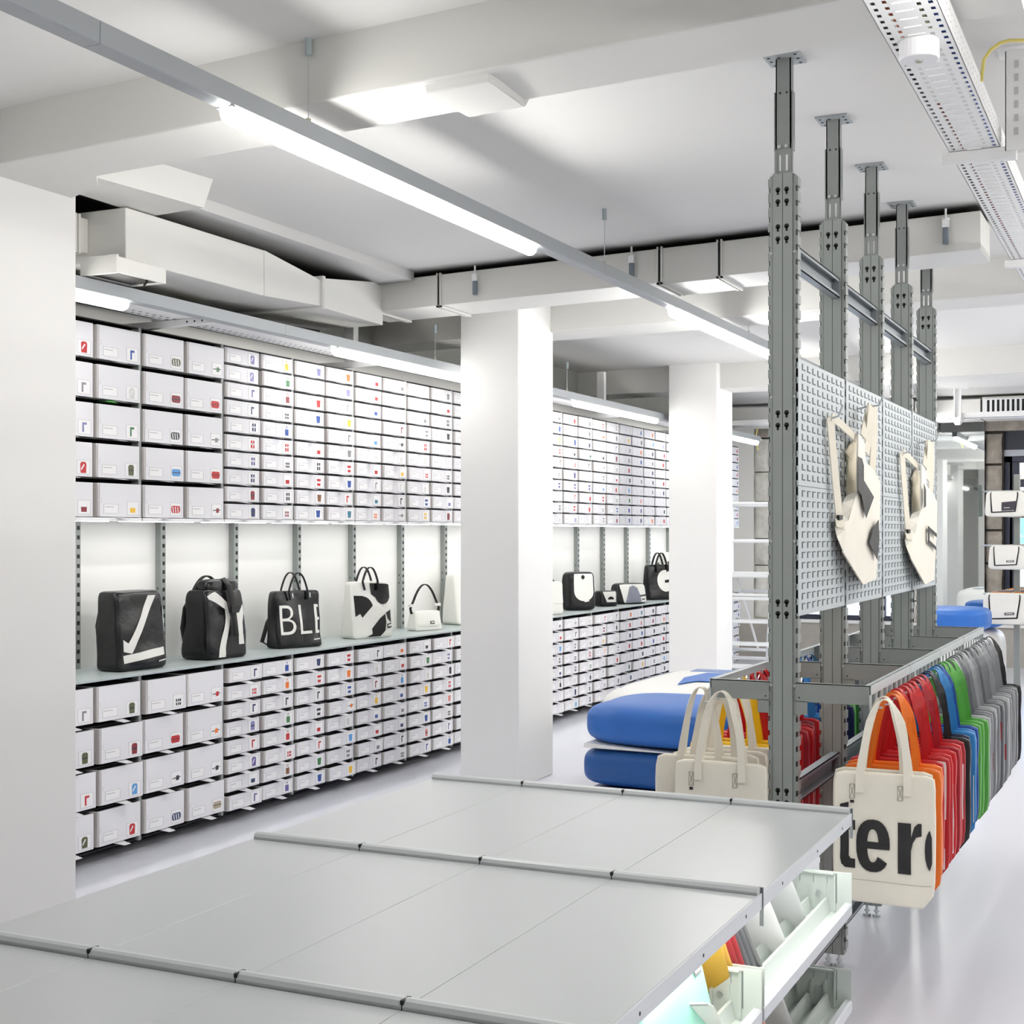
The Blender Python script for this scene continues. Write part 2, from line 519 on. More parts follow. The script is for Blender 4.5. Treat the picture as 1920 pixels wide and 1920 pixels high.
# ---------------------------------------------------------------- far wall
far = empty('wall_far', (-1.5, YF, 0)); struct(far)
RND = random.Random(5)
m = MB().box(XL, XR, YF, YF + .35, 0, 0.50)
m.build('concrete_base', M_CONC, far)
MB().box(XL, XR, YF - .02, YF + .35, 0.50, 0.535).build('sill', M_SILL, far)
MB().box(XL, -5.06, YF, YF + .35, .535, CZ).build('plaster', M_WALL, far)
MB().box(XL, XR, YF + .02, YF + .35, 2.98, CZ).build('lintel_stone', M_STONE, far)
MB().box(-2.95, -1.86, YF + .06, YF + .34, .535, 3.0).build('mortar', M_MORTAR, far)
MB().box(-5.06, -4.86, YF + .06, YF + .34, .535, 3.0).build('mortar', M_MORTAR, far)
MB().box(.6, XR, YF, YF + .35, .535, CZ).build('plaster', M_WALL, far)
def stone(x0, x1, z0, z1, mtl, depth=.05):
    n = 5
    sd = RND.random() * 50
    def fn(u, v):
        e = (1 - abs(2 * u - 1) ** 6) * (1 - abs(2 * v - 1) ** 6)
        q = Vector((x0 + (x1 - x0) * u, 0, z0 + (z1 - z0) * v))
        d = noise.noise(q * 6 + Vector((sd, 0, 0))) * .02
        jx = noise.noise(Vector((sd, q.z * 8, 1))) * .012 * (2 * u - 1)
        return (q.x + jx, YF + .04 - depth * e + d, q.z)
    mb = MB().grid(fn, 6, 6)
    mb.grid(lambda u, v: (x1 - .004 if u > .5 else x1 - .004, YF + .04 + .25 * u, z0 + (z1 - z0) * v), 2, 2)
    mb.grid(lambda u, v: (x0 + .004, YF + .04 + .25 * (1 - u), z0 + (z1 - z0) * v), 2, 2)
    mb.build('stone', mtl, far, smooth=True)
z = .54
for h in (.30, .42, .36, .50, .40, .45):
    stone(-5.06, -4.86, z, z + h - .012, M_STONEL); z += h
z = .54
for h in (.28, .50, .42, .46, .37, .40):
    stone(-2.95, -2.72, z, z + h - .015, M_STONEL)
    stone(-2.075, -1.875, z, z + h - .03, M_STONE); z += h
x = -2.95
for wd_ in (.33, .28, .37, .2):
    stone(x, x + wd_ - .015, 3.14, 3.30, M_STONE); x += wd_

def glass_mat():
    m = bpy.data.materials.new('window_glass'); m.use_nodes = True
    n = m.node_tree.nodes; l = m.node_tree.links
    n.remove(n['Principled BSDF'])
    tr = n.new('ShaderNodeBsdfTransparent'); tr.inputs[0].default_value = (.95, .97, .97, 1)
    gl = n.new('ShaderNodeBsdfGlossy'); gl.inputs['Roughness'].default_value = 0.02
    fr = n.new('ShaderNodeFresnel'); fr.inputs[0].default_value = 1.45
    mx = n.new('ShaderNodeMixShader')
    l.new(fr.outputs[0], mx.inputs[0]); l.new(tr.outputs[0], mx.inputs[1]); l.new(gl.outputs[0], mx.inputs[2])
    l.new(mx.outputs[0], n['Material Output'].inputs[0])
    return m
M_GLASS = glass_mat()
def window(idx, x0, x1, mull, trans):
    wn = empty('window_%d' % idx, ((x0 + x1) / 2, YF + .2, .535)); struct(wn)
    y0, y1 = YF + .17, YF + .27
    f = MB()
    f.box(x0, x0 + .10, y0, y1, .535, 2.66).box(x1 - .10, x1, y0, y1, .535, 2.66)
    f.box(x0, x1, y0, y1, .535, .60).box(x0, x1, y0, y1, 2.58, 2.66)
    for mx_ in mull: f.box(mx_ - .06, mx_ + .06, y0, y1, .6, 2.6)
    f.build('frame', M_FRAME, wn, bevel=.006)
    for tz in trans:
        MB().box(x0 + .1, x1 - .1, y0 - .01, y1, tz - .05, tz + .05).build('transom', M_FRAME, wn, bevel=.005)
    MB().box(x0, x1, y0 - .02, y1, 2.74, 3.12).build('header_panel', M_FRAMED, wn)
    MB().box(x0, x1, y0 - .05, y1, 2.66, 2.74).build('header_rail', mat('pale_header_rail', '#b9bcc6', .4), wn)
    ed = [x0 + .1] + [v for q in mull for v in (q - .06, q + .06)] + [x1 - .1]
    for a, b in zip(ed[::2], ed[1::2]):
        zs = [.6] + [v for q in trans for v in (q - .05, q + .05)] + [2.58]
        for c, d in zip(zs[::2], zs[1::2]):
            MB().box(a, b, y0 + .04, y0 + .05, c, d).build('pane', M_GLASS, wn)
window(1, -4.84, -2.95, [-4.58, -3.4], [])
window(2, -1.86, .6, [-1.74, -.5], [2.32])

# mirror between the stone piers
def mirror_mat():
    m = bpy.data.materials.new('mirror_silver'); m.use_nodes = True
    b = m.node_tree.nodes['Principled BSDF']
    b.inputs['Base Color'].default_value = (.86, .90, .89, 1); b.inputs['Metallic'].default_value = 1
    b.inputs['Roughness'].default_value = 0.015
    return m
mr = empty('wall_mirror', (-2.37, YF - .03, .62), 'tall frameless wall mirror between the rough stone piers', 'mirror')
MB().box(-2.70, -2.075, YF - .05, YF - .035, .62, 3.135).build('mirror_glass', mirror_mat(), mr)
MB().box(-2.69, -2.085, YF - .035, YF - .012, .64, 3.11).build('backing', M_TRIM, mr)
MB().box(-2.47, -2.43, YF - .06, YF - .012, 3.128, 3.15).build('clip', M_STEEL, mr)

# ---------------------------------------------------------------- outside, seen through the panes
struct(MB().box(-45, 40, YF + .5, 70, -.25, -.05).build('street', mat('asphalt_wet', '#aab0c2', .55, var=.15, scale=2)))
gw = empty('garden_wall', (-6, 42, 0), 'white rendered wall with an arched railing across the street', 'wall')
MB().box(-30, 22, 42, 42.4, -.05, 3.05).build('wall_body', mat('render_white', '#f4f4f2', .7), gw)
MB().box(-30, 22, 41.95, 42.45, 3.05, 3.2).build('coping', mat('coping_grey', '#c9c9c6', .7), gw)
rl = MB()
for i in range(60):
    x = -22 + i * .42
    rl.cyl((x, 42.2, 3.2), (x, 42.2, 3.75), .022, 5)
    rl.tube([(x + .42 * (.5 - .5 * math.cos(a)), 42.2, 3.75 + .25 * math.sin(a)) for a in [PI * k / 6 for k in range(7)]], .02, 4)
rl.box(-22, 4, 42.17, 42.23, 3.24, 3.29)
rl.build('railing', mat('railing_white', '#e9e9e9', .5), gw)
hs = empty('house', (-5.0, 52, 0), 'beige house seen through the window beyond the white wall', 'building')
MB().box(-9.3, 6, 50, 58, 0, 9).build('house_wall', mat('house_render_tan', '#c9aa8c', .8, var=.06), hs)
MB().box(-9.5, 6.2, 49.8, 58.2, 9, 9.6).build('roof', mat('roof_brown', '#6d5549', .8), hs)
for k in range(3):
    MB().box(-8 + k * 4, -6.6 + k * 4, 49.9, 50, 4.2, 6.2).build('window', mat('house_window', '#4b5560', .2), hs)
def leafy(name, x, y, z0, h, r, seed, label):
    t = empty(name, (x, y, 0), label, 'tree')
    MB().cyl((x, y, 0), (x, y, z0 + h * .4), .14, 8, r1=.08).build('trunk', mat('bark', '#5b4a3a', .9), t)
    rr = random.Random(seed); c = MB()
    for k in range(700):
        a = rr.random() * 2 * PI; b = rr.random() * PI; q = r * rr.random() ** .4
        p = Vector((x + q * math.cos(a) * math.sin(b), y + q * math.sin(a) * math.sin(b), z0 + h / 2 + h / 2 * math.cos(b) * rr.random() ** .3))
        d1 = Vector((rr.uniform(-1, 1), rr.uniform(-1, 1), rr.uniform(-1, 1))).normalized() * .16
        d2 = d1.orthogonal() * .8
        c.poly([p - d1, p - d2, p + d1, p + d2])
    tag(c.build('foliage', mat('leaf_green', '#7d9a45', .7, var=.5, scale=3), t), kind='stuff')
leafy('street_tree', -11.2, 47, 3.0, 4.2, 1.3, 3, 'green tree beside the beige house beyond the street')
sg = empty('street_sign', (-2.6, 26, 0), 'light blue street poster with white lettering outside the window', 'sign')
MB().box(-3.55, -.9, 26, 26.08, .95, 2.18).build('poster', mat('poster_blue', '#79b9ee', .4), sg)
MB().box(-3.55, -.9, 25.99, 26.0, .95, 1.34).build('poster_foot', mat('poster_white', '#f2f5f9', .4), sg)
vs, fs = fit_text('E ZÜRI', -3.50, -2.2, 1.62, 1.82, .02)
MB().add([(x, 25.985, z_) for x, z_ in vs], fs).build('lettering', mat('poster_letter', '#ffffff', .4), sg)
vs, fs = fit_text('AA', -3.47, -3.15, 1.93, 2.14, .05)
MB().add([(x, 25.985, z_) for x, z_ in vs], fs).build('emblem', mat('poster_letter', '#ffffff', .4), sg)
for x in (-3.4, -1.05): MB().box(x - .04, x + .04, 26.02, 26.1, -.05, .95).build('post', M_GREY, sg)
# ================================================================ CEILING SERVICES
def light_rail(name, x, y0, y1, zt, leds, wires, label, capz=CZ, broken=None, led=None):
    r = empty(name, (x, (y0 + y1) / 2, zt - .1), label, 'lamp')
    hw = .032
    joints = [y0] + (broken or []) + [y1]
    for a, b in zip(joints, joints[1:]):
        m = MB().prism([(x - hw, a + .001, zt), (x + hw, a + .001, zt), (x + hw, a + .001, zt - .058), (x + hw - .006, a + .001, zt - .062),
                        (x - hw + .006, a + .001, zt - .062), (x - hw, a + .001, zt - .058)], (0, b - a - .002, 0))
        m.build('rail_housing', M_RAIL, r, fix=True)
    for a, b in leds:
        n = 10; m = MB()
        # opal diffuser: half-round profile with rounded ends
        prof = [(-.026, 0), (-.028, -.018), (-.022, -.036), (-.010, -.046), (.010, -.046), (.022, -.036), (.028, -.018), (.026, 0)]
        ys = [(a, .55), (a + .012, .85), (a + .03, 1), (b - .03, 1), (b - .012, .85), (b, .55)]
        o = 0
        vv = [(x + px_ * (s if s < 1 else 1), yy, zt - .0625 + pz * s) for yy, s in ys for px_, pz in prof]
        ff = []
        k = len(prof)
        for i in range(len(ys) - 1):
            for j in range(k - 1):
                ff.append((i * k + j, i * k + j + 1, (i + 1) * k + j + 1, (i + 1) * k + j))
        ff.append(tuple(range(k))); ff.append(tuple(range((len(ys) - 1) * k, len(ys) * k))[::-1])
        m.add(vv, ff)
        m.build('led_diffuser', led or M_LED, r, fix=True)
        MB().box(x - .03, x + .03, a, a + .02, zt - .066, zt - .062).build('end_clip', M_STEEL, r)
    for yy in wires:
        MB().cyl((x, yy, zt + .01), (x, yy, capz - .05), .0022, 5).build('wire', M_STEEL, r)
        MB().cyl((x, yy, capz - .055), (x, yy, capz), .012, 10).build('ceiling_cap', mat('cap_grey', '#aab6ba', .4), r)
        m = MB().cyl((x, yy, zt), (x, yy, zt + .022), .009, 8).box(x - .02, x + .02, yy - .03, yy + .03, zt, zt + .004)
        m.build('wire_grip', mat('grip_beige', '#bdb7a6', .5), r)
    return r
light_rail('pendant_light_rail', -2.55, -1.5, 17.6, 3.035, [(3.41, 5.66), (7.57, 9.82), (11.7, 13.95), (15.4, 17.5)],
           [1.2, 3.864, 6.53, 9.2, 11.86, 14.5], 'long grey suspended light rail above the middle of the shop', broken=[2.84, 6.45, 10.4, 14.2])
light_rail('pendant_light_rail', -4.47, -2.0, 16.55, 2.857, [(.7, 2.6), (2.95, 5.225), (7.04, 9.25), (10.74, 12.83), (14.2, 16.5)],
           [8.31, 10.6, 13.5], 'long grey light rail hung in front of the wall of white boxes', capz=3.1, broken=[6.5, 9.9, 13], led=M_LEDW)
light_rail('pendant_light_rail', -.272, -2.5, 3.60, 3.0, [(1.3, 3.55)], [0.5, 3.0], 'grey light rail beside the white cable tray, mostly out of view', led=M_LEDA)
light_rail('pendant_light_rail', .35, 5.2, 17.6, 3.0, [(5.4, 7.65), (9.5, 11.75), (13.6, 15.85)], [6, 9, 12, 15], 'grey light rail over the aisle beyond the tote rack', led=M_LEDA)
light_rail('pendant_light_rail', 2.0, -2.6, 17.6, 3.0, [(1.3, 3.55), (5.4, 7.65), (9.5, 11.75), (13.6, 15.85)], [0, 3, 6, 9, 12, 15], 'grey light rail along the far aisle', led=M_LEDA)

# ---- ducts
dk = empty('air_duct', (-2.5, 7.5, 3.1), 'flat white-painted air duct crossing under the ceiling behind the grey posts', 'duct')
def dpt(x, off): return (x, 7.255 - (x + .83) * .118 + off)
def dseg(xa, xb, z0=3.105, z1=3.297, dz=0):
    a, b, c, d = dpt(xa, 0), dpt(xb, 0), dpt(xb, .40), dpt(xa, .40)
    return MB().prism([(*a, z0 + dz), (*b, z0), (*c, z0), (*d, z0 + dz)], (0, 0, z1 - z0))
cuts = [-4.72, -4.55, -4.08, -2.58, -2.22, -.83]
for i, (a, b) in enumerate(zip(cuts, cuts[1:])):
    dseg(a + .004, b - .004, 3.105 - (.012 if i == 3 else 0), 3.297).build('duct_section', M_DUCT, dk, bevel=.004, fix=True)
for xx in cuts[1:-1]:
    m = MB()
    for s in (-.012, .012):
        a = dpt(xx + s, -.012); b = dpt(xx + s, .412)
        m.box(a[0] - .004, a[0] + .004, a[1], a[1] + .022, 3.092, 3.305)
        m.box(a[0] - .004, a[0] + .004, a[1], b[1], 3.090, 3.104)
    m.build('flange', M_DUCT, dk)
    a = dpt(xx, -.006)
    MB().box(a[0] - .006, a[0] + .004, a[1], a[1] + .02, 3.11, 3.29).build('flange_gap', M_SLOT, dk)
for xx in (-3.80, -2.745, -1.0):
    a = dpt(xx, -.03)
    MB().cyl((a[0], a[1], 3.2), (a[0], a[1], CZ), .006, 6).build('threaded_rod', M_WHITEP, dk)
    m = MB().box(a[0] - .016, a[0] + .016, a[1] - .012, a[1] + .012, 3.225, 3.262).cyl((a[0], a[1], 3.262), (a[0], a[1], 3.27), .02, 8)
    m.build('rod_clamp', M_WHITEP, dk)
    MB().box(a[0] - .014, a[0] + .014, a[1] - .01, a[1] + .012, 3.14, 3.225).build('duct_bracket', mat('bracket_blue_grey', '#7c8790', .4, metal=.3), dk, bevel=.004)

d2 = empty('air_duct', (-4.55, 5.6, 2.9), 'boxy white-painted duct above the first bays of wall shelving', 'duct')
MB().box(-5.0, -4.30, 5.02, 6.10, 2.945, 3.185).build('duct_section', M_DUCT, d2, bevel=.006)
MB().hexa([(-5.0, 6.10, 2.945), (-4.30, 6.10, 2.945), (-4.30, 6.64, 2.972), (-5.0, 6.64, 2.972)],
          [(-5.0, 6.10, 3.185), (-4.30, 6.10, 3.185), (-4.30, 6.64, 3.115), (-5.0, 6.64, 3.115)]).build('duct_taper', M_DUCT, d2, fix=True)
MB().hexa([(-5.0, 6.665, 2.965), (-4.30, 6.665, 2.965), (-4.52, 7.70, 3.02), (-5.0, 7.72, 3.02)],
          [(-5.0, 6.665, 3.13), (-4.30, 6.665, 3.13), (-4.52, 7.70, 3.29), (-5.0, 7.72, 3.29)]).build('duct_elbow', M_DUCT, d2, fix=True)
MB().box(-5.0, -4.285, 6.64, 6.652, 2.955, 3.14).box(-5.0, -4.285, 6.655, 6.667, 2.955, 3.14).build('flange', M_DUCT, d2)
MB().box(-5.35, -4.52, 4.62, 5.02, 2.99, 3.15).build('duct_section', M_DUCT, d2, bevel=.006)
MB().box(-5.35, -4.51, 4.92, 4.935, 2.98, 3.16).box(-5.35, -4.51, 4.945, 4.96, 2.98, 3.16).build('flange', M_DUCT, d2)
vb = MB().box(-4.46, -4.25, 4.90, 4.915, 2.862, 2.945).box(-4.46, -4.25, 5.225, 5.24, 2.866, 2.936).box(-4.265, -4.25, 4.9152, 5.2248, 2.866, 2.936).box(-4.46, -4.445, 4.9152, 5.2248, 2.866, 2.936)
vb.build('outlet_collar', M_DUCT, d2)
MB().box(-4.444, -4.266, 4.916, 5.224, 2.872, 2.885).build('outlet_shade_plate', mat('outlet_shade_dark', '#33302e', .6), d2)  # dark plate added to stand for shade inside the outlet
MB().tube([(-4.30, 5.16, 2.89), (-4.28, 5.14, 2.86), (-4.27, 5.11, 2.84)], .006, 6).build('cable_end', M_BLACK, d2)

# far duct with the ventilation grille
d3 = empty('air_duct', (-2.0, 17.3, 3.05), 'white duct with a slotted ventilation grille at the window end', 'duct')
MB().box(-5.1, -2.75, 17.2, 17.6, 3.03, 3.27).build('duct_section', M_DUCT, d3, bevel=.005)
MB().box(-2.73, -1.98, 17.2, 17.6, 3.03, 3.27).build('duct_section', M_DUCT, d3, bevel=.005)
MB().box(-1.96, .6, 17.2, 17.6, 3.03, 3.29).build('duct_section', M_DUCT, d3, bevel=.005)
g = MB().box(-1.93, .5, 17.185, 17.199, 3.10, 3.25)
g.build('grille_recess', M_SLOT, d3)
for k in range(44):
    x = -1.93 + k * .055
    MB().box(x, x + .026, 17.17, 17.186, 3.10, 3.25).build('grille_slat', M_WHITEP, d3)
MB().box(-1.95, .52, 17.168, 17.19, 3.25, 3.265).box(-1.95, .52, 17.168, 17.19, 3.085, 3.10).box(-1.95, -1.93, 17.168, 17.19, 3.1, 3.25).build('grille_frame', M_WHITEP, d3)

# ---- perforated cable trays
def cable_tray(name, org, axis, length, width, side, pitch, label, slot=.5, nrow=5, z0=3.0, rungs=False, shortside=False):
    """bottom sheet with true slots; AXIS 'y' or 'x'"""
    t = empty(name, org, label, 'cable tray')
    ox, oy, oz = org
    def P(a, b, c):   # along, across, up
        return (ox + b, oy + a, oz + c) if axis == 'y' else (ox + a, oy + b, oz + c)
    def bx(m, a0, a1, b0, b1, c0, c1):
        p, q = P(a0, b0, c0), P(a1, b1, c1)
        m.box(min(p[0], q[0]), max(p[0], q[0]), min(p[1], q[1]), max(p[1], q[1]), min(p[2], q[2]), max(p[2], q[2]))
    m = MB()
    rows = [width * f for f in (.10, .27, .73, .90)]
    sw = width * .035
    e = [0] + [v for r in rows for v in (r - sw, r + sw)] + [width]
    for i in range(0, len(e), 2):
        bx(m, 0, length, e[i], e[i + 1], 0, .0015)
    n = int(length / pitch)
    for r in rows:
        for k in range(n):
            bx(m, k * pitch, k * pitch + pitch * (1 - slot), r - sw, r + sw, 0, .0015)
    m.build('tray_floor', M_TRAYW, t)
    for b, d in ((0, 1), (width, -1)):
        m = MB()
        bx(m, 0, length, b, b + d * .0015, 0, side * .30); bx(m, 0, length, b, b + d * .0015, side * .36, side * .62); bx(m, 0, length, b, b + d * .0015, side * .68, side)
        for k in range(n):
            bx(m, k * pitch, k * pitch + pitch * .7, b, b + d * .0015, side * .30, side * .36)
            bx(m, k * pitch + pitch * .4, k * pitch + pitch * 1.1, b, b + d * .0015, side * .62, side * .68)
        m.build('tray_side', M_TRAYW, t)
    if rungs:
        m = MB()
        for k in range(int(length / .06)):
            bx(m, k * .06, k * .06 + .006, width * .36, width * .64, -.0035, 0)
        m.build('rib', M_TRAYW, t)
        m = MB()
        for k in range(int(length / .06)):
            bx(m, k * .06 + .0058, k * .06 + .0085, width * .36, width * .64, -.0006, 0)
        m.build('rib_slit', M_SLOT, t)
    return t, P
ct, P = cable_tray('cable_tray', (-.672, 2.6, 3.0), 'y', 8.2, .165, .075, .045, 'white perforated cable tray hanging over the tote rack aisle', rungs=True)
for f, cc, nm in ((.10, '#26262a', 'black'), (.27, '#b5552a', 'orange'), (.73, '#77775a', 'olive'), (.90, '#2a55b0', 'blue')):
    x = -.672 + .165 * f
    ya, yb = {'olive': (2.6, 3.72), 'orange': (2.6, 3.76)}.get(nm, (2.6, 10.8))
    pts = [(x + .005 * math.sin(k * 1.3 + f * 9), ya + k * (yb - ya) / 20, 3.012 + .004 * math.sin(k * .9)) for k in range(21)]
    tag(MB().tube(pts, .0085, 6).build('power_cable', mat('cable_' + nm, cc, .5), None), nm + ' cable lying along the white overhead cable tray', 'cable')
tag(MB().tube([(-.672 + .165 * .27 + .004 * math.sin(k), 4.42 + k * .4, 3.012) for k in range(12)], .0085, 6).build('power_cable', mat('cable_orange', '#b5552a', .5), None), 'second orange cable, lying along the far stretch of the white overhead tray', 'cable')
# hanger and cantilever arm of the tray
def hanger(yy, x=-.455, label=''):
    h = empty('tray_hanger', (x, yy, 2.97), label, 'bracket')
    m = MB().box(x - .035, x - .032, yy - .025, yy + .025, 2.98, CZ).box(x - .035, x + .03, yy - .025, yy - .022, 2.98, CZ).box(x - .035, x + .03, yy + .022, yy + .025, 2.98, CZ)
    m.build('channel', M_TRAYW, h)
    MB().box(x - .06, x + .06, yy - .06, yy + .06, CZ - .006, CZ).build('ceiling_plate', M_TRAYW, h)
    for k in range(6):
        MB().box(x - .007, x + .007, yy - .0262, yy - .0248, 3.03 + k * .045, 3.055 + k * .045).build('slot', mat('slot_pale_grey', '#c8c8c6', .6), h)
    MB().hexa([(-.70, yy - .02, 2.965), (x, yy - .02, 2.955), (x, yy + .02, 2.955), (-.70, yy + .02, 2.965)],
              [(-.70, yy - .02, 2.998), (x, yy - .02, 2.998), (x, yy + .02, 2.998), (-.70, yy + .02, 2.998)]).build('cantilever_arm', M_TRAYW, h, bevel=.003)
    return h
hanger(4.97, label='white slotted hanger carrying the near stretch of the cable tray')
hanger(7.05, label='white slotted hanger carrying the cable tray next to the crossing air duct')
el = empty('emergency_light', (-.592, 3.80, 2.955), 'small round white spotlight under the perforated cable tray', 'lamp')
MB().tube([(-.592, 3.80, 3.0), (-.592, 3.80, 2.952), (-.592, 3.80, 2.948)], .052, 28).build('body', mat('lamp_white', '#f1f1f4', .4), el, smooth=False, bevel=.004)
MB().cyl((-.592, 3.80, 2.948), (-.592, 3.80, 2.944), .011, 16).build('lens_ring', M_STEEL, el)
MB().cyl((-.592, 3.80, 2.9445), (-.592, 3.80, 2.942), .006, 12).build('lens', mat('lamp_lens', '#9d9a7c', .2), el)
tag(MB().tube([(-.505, 4.41, 3.06), (-.50, 4.425, 3.128), (-.482, 4.44, 3.160), (-.455, 4.455, 3.182), (-.43, 4.468, 3.19), (-.36, 4.5, 3.19)], .0055, 8).build('loose_cable', mat('cable_yellow', '#e3d37a', .5), None, smooth=True),
    'yellow cable rising out of the cable tray near the ceiling', 'cable')
# tray above the wall shelving
wt, P = cable_tray('cable_tray', (-4.91, 4.6, 2.845), 'y', 12.6, .31, .030, .055, 'white perforated cable tray above the wall of boxes', slot=.4)
tag(MB().box(-4.902, -4.612, 4.62, 17.1, 2.849, 2.854).build('slot_darkener', mat('slot_darkener_black', '#232321', .8)), 'black strip added in the tray above the boxes to darken its slots', 'mat')  # added black strip that makes the open slots look dark from below
tag(MB().tube([(-4.7, 4.7 + k * .9, 2.867 + .004 * (k % 3)) for k in range(14)], .011, 6).build('power_cable', mat('cable_dull_yellow', '#b9b183', .5)), 'dull yellow cable lying in the tray above the boxes', 'cable')
for yy in (6.05, 8.02, 10.3, 12.6, 14.9):
    b = empty('tray_bracket', (-4.9, yy, 2.79), {6.05: 'white wall bracket under the tray above the tall boxes', 8.02: 'white wall bracket under the tray, before the middle pillar', 10.3: 'white wall bracket under the tray behind the middle pillar', 12.6: 'white wall bracket under the tray between middle and far pillars', 14.9: 'white wall bracket under the tray behind the far pillar'}[yy], 'bracket', 'wall brackets under the shelf-side cable tray')
    MB().hexa([(-5.42, yy - .02, 2.795), (-4.58, yy - .02, 2.815), (-4.58, yy + .02, 2.815), (-5.42, yy + .02, 2.795)],
              [(-5.42, yy - .02, 2.843), (-4.58, yy - .02, 2.843), (-4.58, yy + .02, 2.843), (-5.42, yy + .02, 2.843)]).build('arm', M_TRAYW, b)
    MB().box(-4.985, -4.915, yy - .03, yy + .03, 2.845, 3.25).build('hanger_channel', M_TRAYW, b)
    for s in (-.05, .0, .05): MB().cyl((-4.70 + s, yy - .021, 2.828), (-4.70 + s, yy - .019, 2.828), .006, 6).build('hole', M_SLOT, b)
# tray running across in front of the window wall
cable_tray('cable_tray', (-5.1, 16.35, 2.985), 'x', 5.9, .22, .06, .07, 'white perforated cable tray crossing in front of the windows')
b = empty('tray_hanger', (-2.1, 16.4, 2.95), 'white slotted hanger of the tray crossing in front of the windows', 'bracket')
MB().box(-2.165, -2.15, 16.30, 16.34, 2.95, CZ).box(-2.10, -2.085, 16.30, 16.34, 2.95, CZ).box(-2.165, -2.085, 16.335, 16.34, 2.95, CZ).build('channel', M_TRAYW, b)
MB().box(-2.24, -2.01, 16.28, 16.36, CZ - .008, CZ).build('ceiling_plate', M_TRAYW, b)
MB().hexa([(-2.14, 16.24, 2.90), (-2.09, 16.24, 2.90), (-2.09, 16.3, 2.90), (-2.14, 16.3, 2.90)], [(-2.19, 16.24, 2.985), (-2.08, 16.24, 2.985), (-2.08, 16.58, 2.985), (-2.19, 16.58, 2.985)]).build('cantilever_arm', M_TRAYW, b)
for i, (x, lab) in enumerate(((-4.6, 'yellow cord hanging at the end of the wall light rail'), (-2.52, 'yellow cord hanging above the wall mirror'))):
    tag(MB().tube([(x, 17.0, 3.0), (x - .02, 17.0, 2.9), (x + .005, 17.0, 2.72 if i == 0 else 2.85)], .008, 6).build('cord', mat('cable_yellow', '#e3d37a', .5), None), lab, 'cable')
# ================================================================ WALL SHELVING AND BOXES
XF = -4.94
COLW = 0.35825
Y0C = 5.175
BAY0, NBAY = Y0C - 2 * COLW, 18          # first bay starts two columns nearer than column 0
shelving = empty('wall_shelving', (-5.2, 11.0, 0.03), 'long grey steel wall shelving filled with white boxes above and below a counter', 'shelf')
UP = [2.785 - .2022 * i for i in range(6)]      # big rows of the upper block
def bayy(b): return BAY0 + b * 2 * COLW
up_me = None
for b in range(NBAY + 1):
    y = bayy(b)
    m = MB().box(-5.42, -5.383, y - .022, y - .019, .03, 2.79).box(-5.42, -5.383, y + .019, y + .022, .03, 2.79).box(-5.3835, -5.380, y - .022, y + .022, .03, 2.79)
    m.build('upright', M_GREY, shelving)
    m = MB()
    for k in range(15):
        z = .985 + k * .052
        m.box(-5.381, -5.3785, y - .006, y + .014, z, z + .022)
    for z in (1.30, 1.36): m.box(-5.405, -5.398, y - .0225, y - .0215, z, z + .014)
    m.build('upright_slots', M_SLOT, shelving)
    for z0, z1 in ((.06, .935), (1.775, 2.79)):
        MB().box(-5.0, XF - .012, y - .011, y + .011, z0, z1).build('divider', M_GREYD, shelving)
PLATE = None
LOWP = .10625
for b in range(NBAY):
    ya, yb = bayy(b) + .012, bayy(b + 1) - .012
    big = b < 3
    zs = [2.790] + [2.79 - i * (.2022 if big else .1011) for i in range(1, 6 if big else 11)]
    for z in zs[:-1]:
        MB().box(-5.40, XF - .016, ya, yb, z - .0075, z - .001).build('shelf_plate', M_BLACK, shelving)
    zl = [.075 + i * (LOWP * (2 if big else 1)) for i in range(0, 4 if big else 8)]
    for z in zl:
        MB().box(-5.40, XF - .03, ya, yb, z - .012, z - .006).build('shelf_plate', M_BLACK, shelving)
    MB().box(-5.419, XF + .012, bayy(b) + .001, bayy(b + 1) - .001, .938, .952).build('counter_panel', M_COUNTER, shelving, bevel=.002)
    MB().box(-5.379, XF + .002, bayy(b) + .004, bayy(b + 1) - .004, 1.766, 1.773).box(XF - .004, XF + .004, bayy(b) + .004, bayy(b + 1) - .004, 1.757, 1.776).build('bottom_tray', M_WHITEP, shelving)
    MB().box(-5.15, -5.11, bayy(b) + .06, bayy(b + 1) - .06, 1.757, 1.765).build('led_strip', M_STRIP, shelving)
    MB().box(-5.41, -5.40, bayy(b) + .022, bayy(b + 1) - .022, .06, .93).build('back_panel', M_BLACK, shelving)
    MB().box(-5.41, -5.40, bayy(b) + .022, bayy(b + 1) - .022, 1.78, 2.78).build('back_panel', M_BLACK, shelving)

BW = COLW - .030                       # carton width
def carton_mesh(h):
    m = MB()
    e = .006
    # front panel, black-faced top with a white rim, corrugated cut edges on the side facing the entrance
    m.box(-.40, -.004, 0, BW, 0, h)
    m.box(-.004, 0, .012, BW, 0, h)
    for k in range(int(h / .0062)):
        m.box(-.0105, -.0015, -.0012, .012, k * .0062 + .001, k * .0062 + .0042, 1)
    m.box(-.07, -.012, -.001, .0, .004, h - .004, 1)
    m.box(-.392, -.010, .008, BW - .006, h - .001, h + .0004, 2)      # black face on the closed top stands for shade inside
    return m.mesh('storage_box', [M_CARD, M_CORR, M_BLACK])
def tab_mesh(): # white pull tab under the front edge
    return MB().hexa([(-.03, BW * .40, -.004), (.050, BW * .44, -.014), (.050, BW * .59, -.014), (-.03, BW * .63, -.004)],
                     [(-.03, BW * .40, -.0015), (.050, BW * .44, -.0125), (.050, BW * .59, -.0125), (-.03, BW * .63, -.0015)]).mesh('pull_tab', [M_CARD])
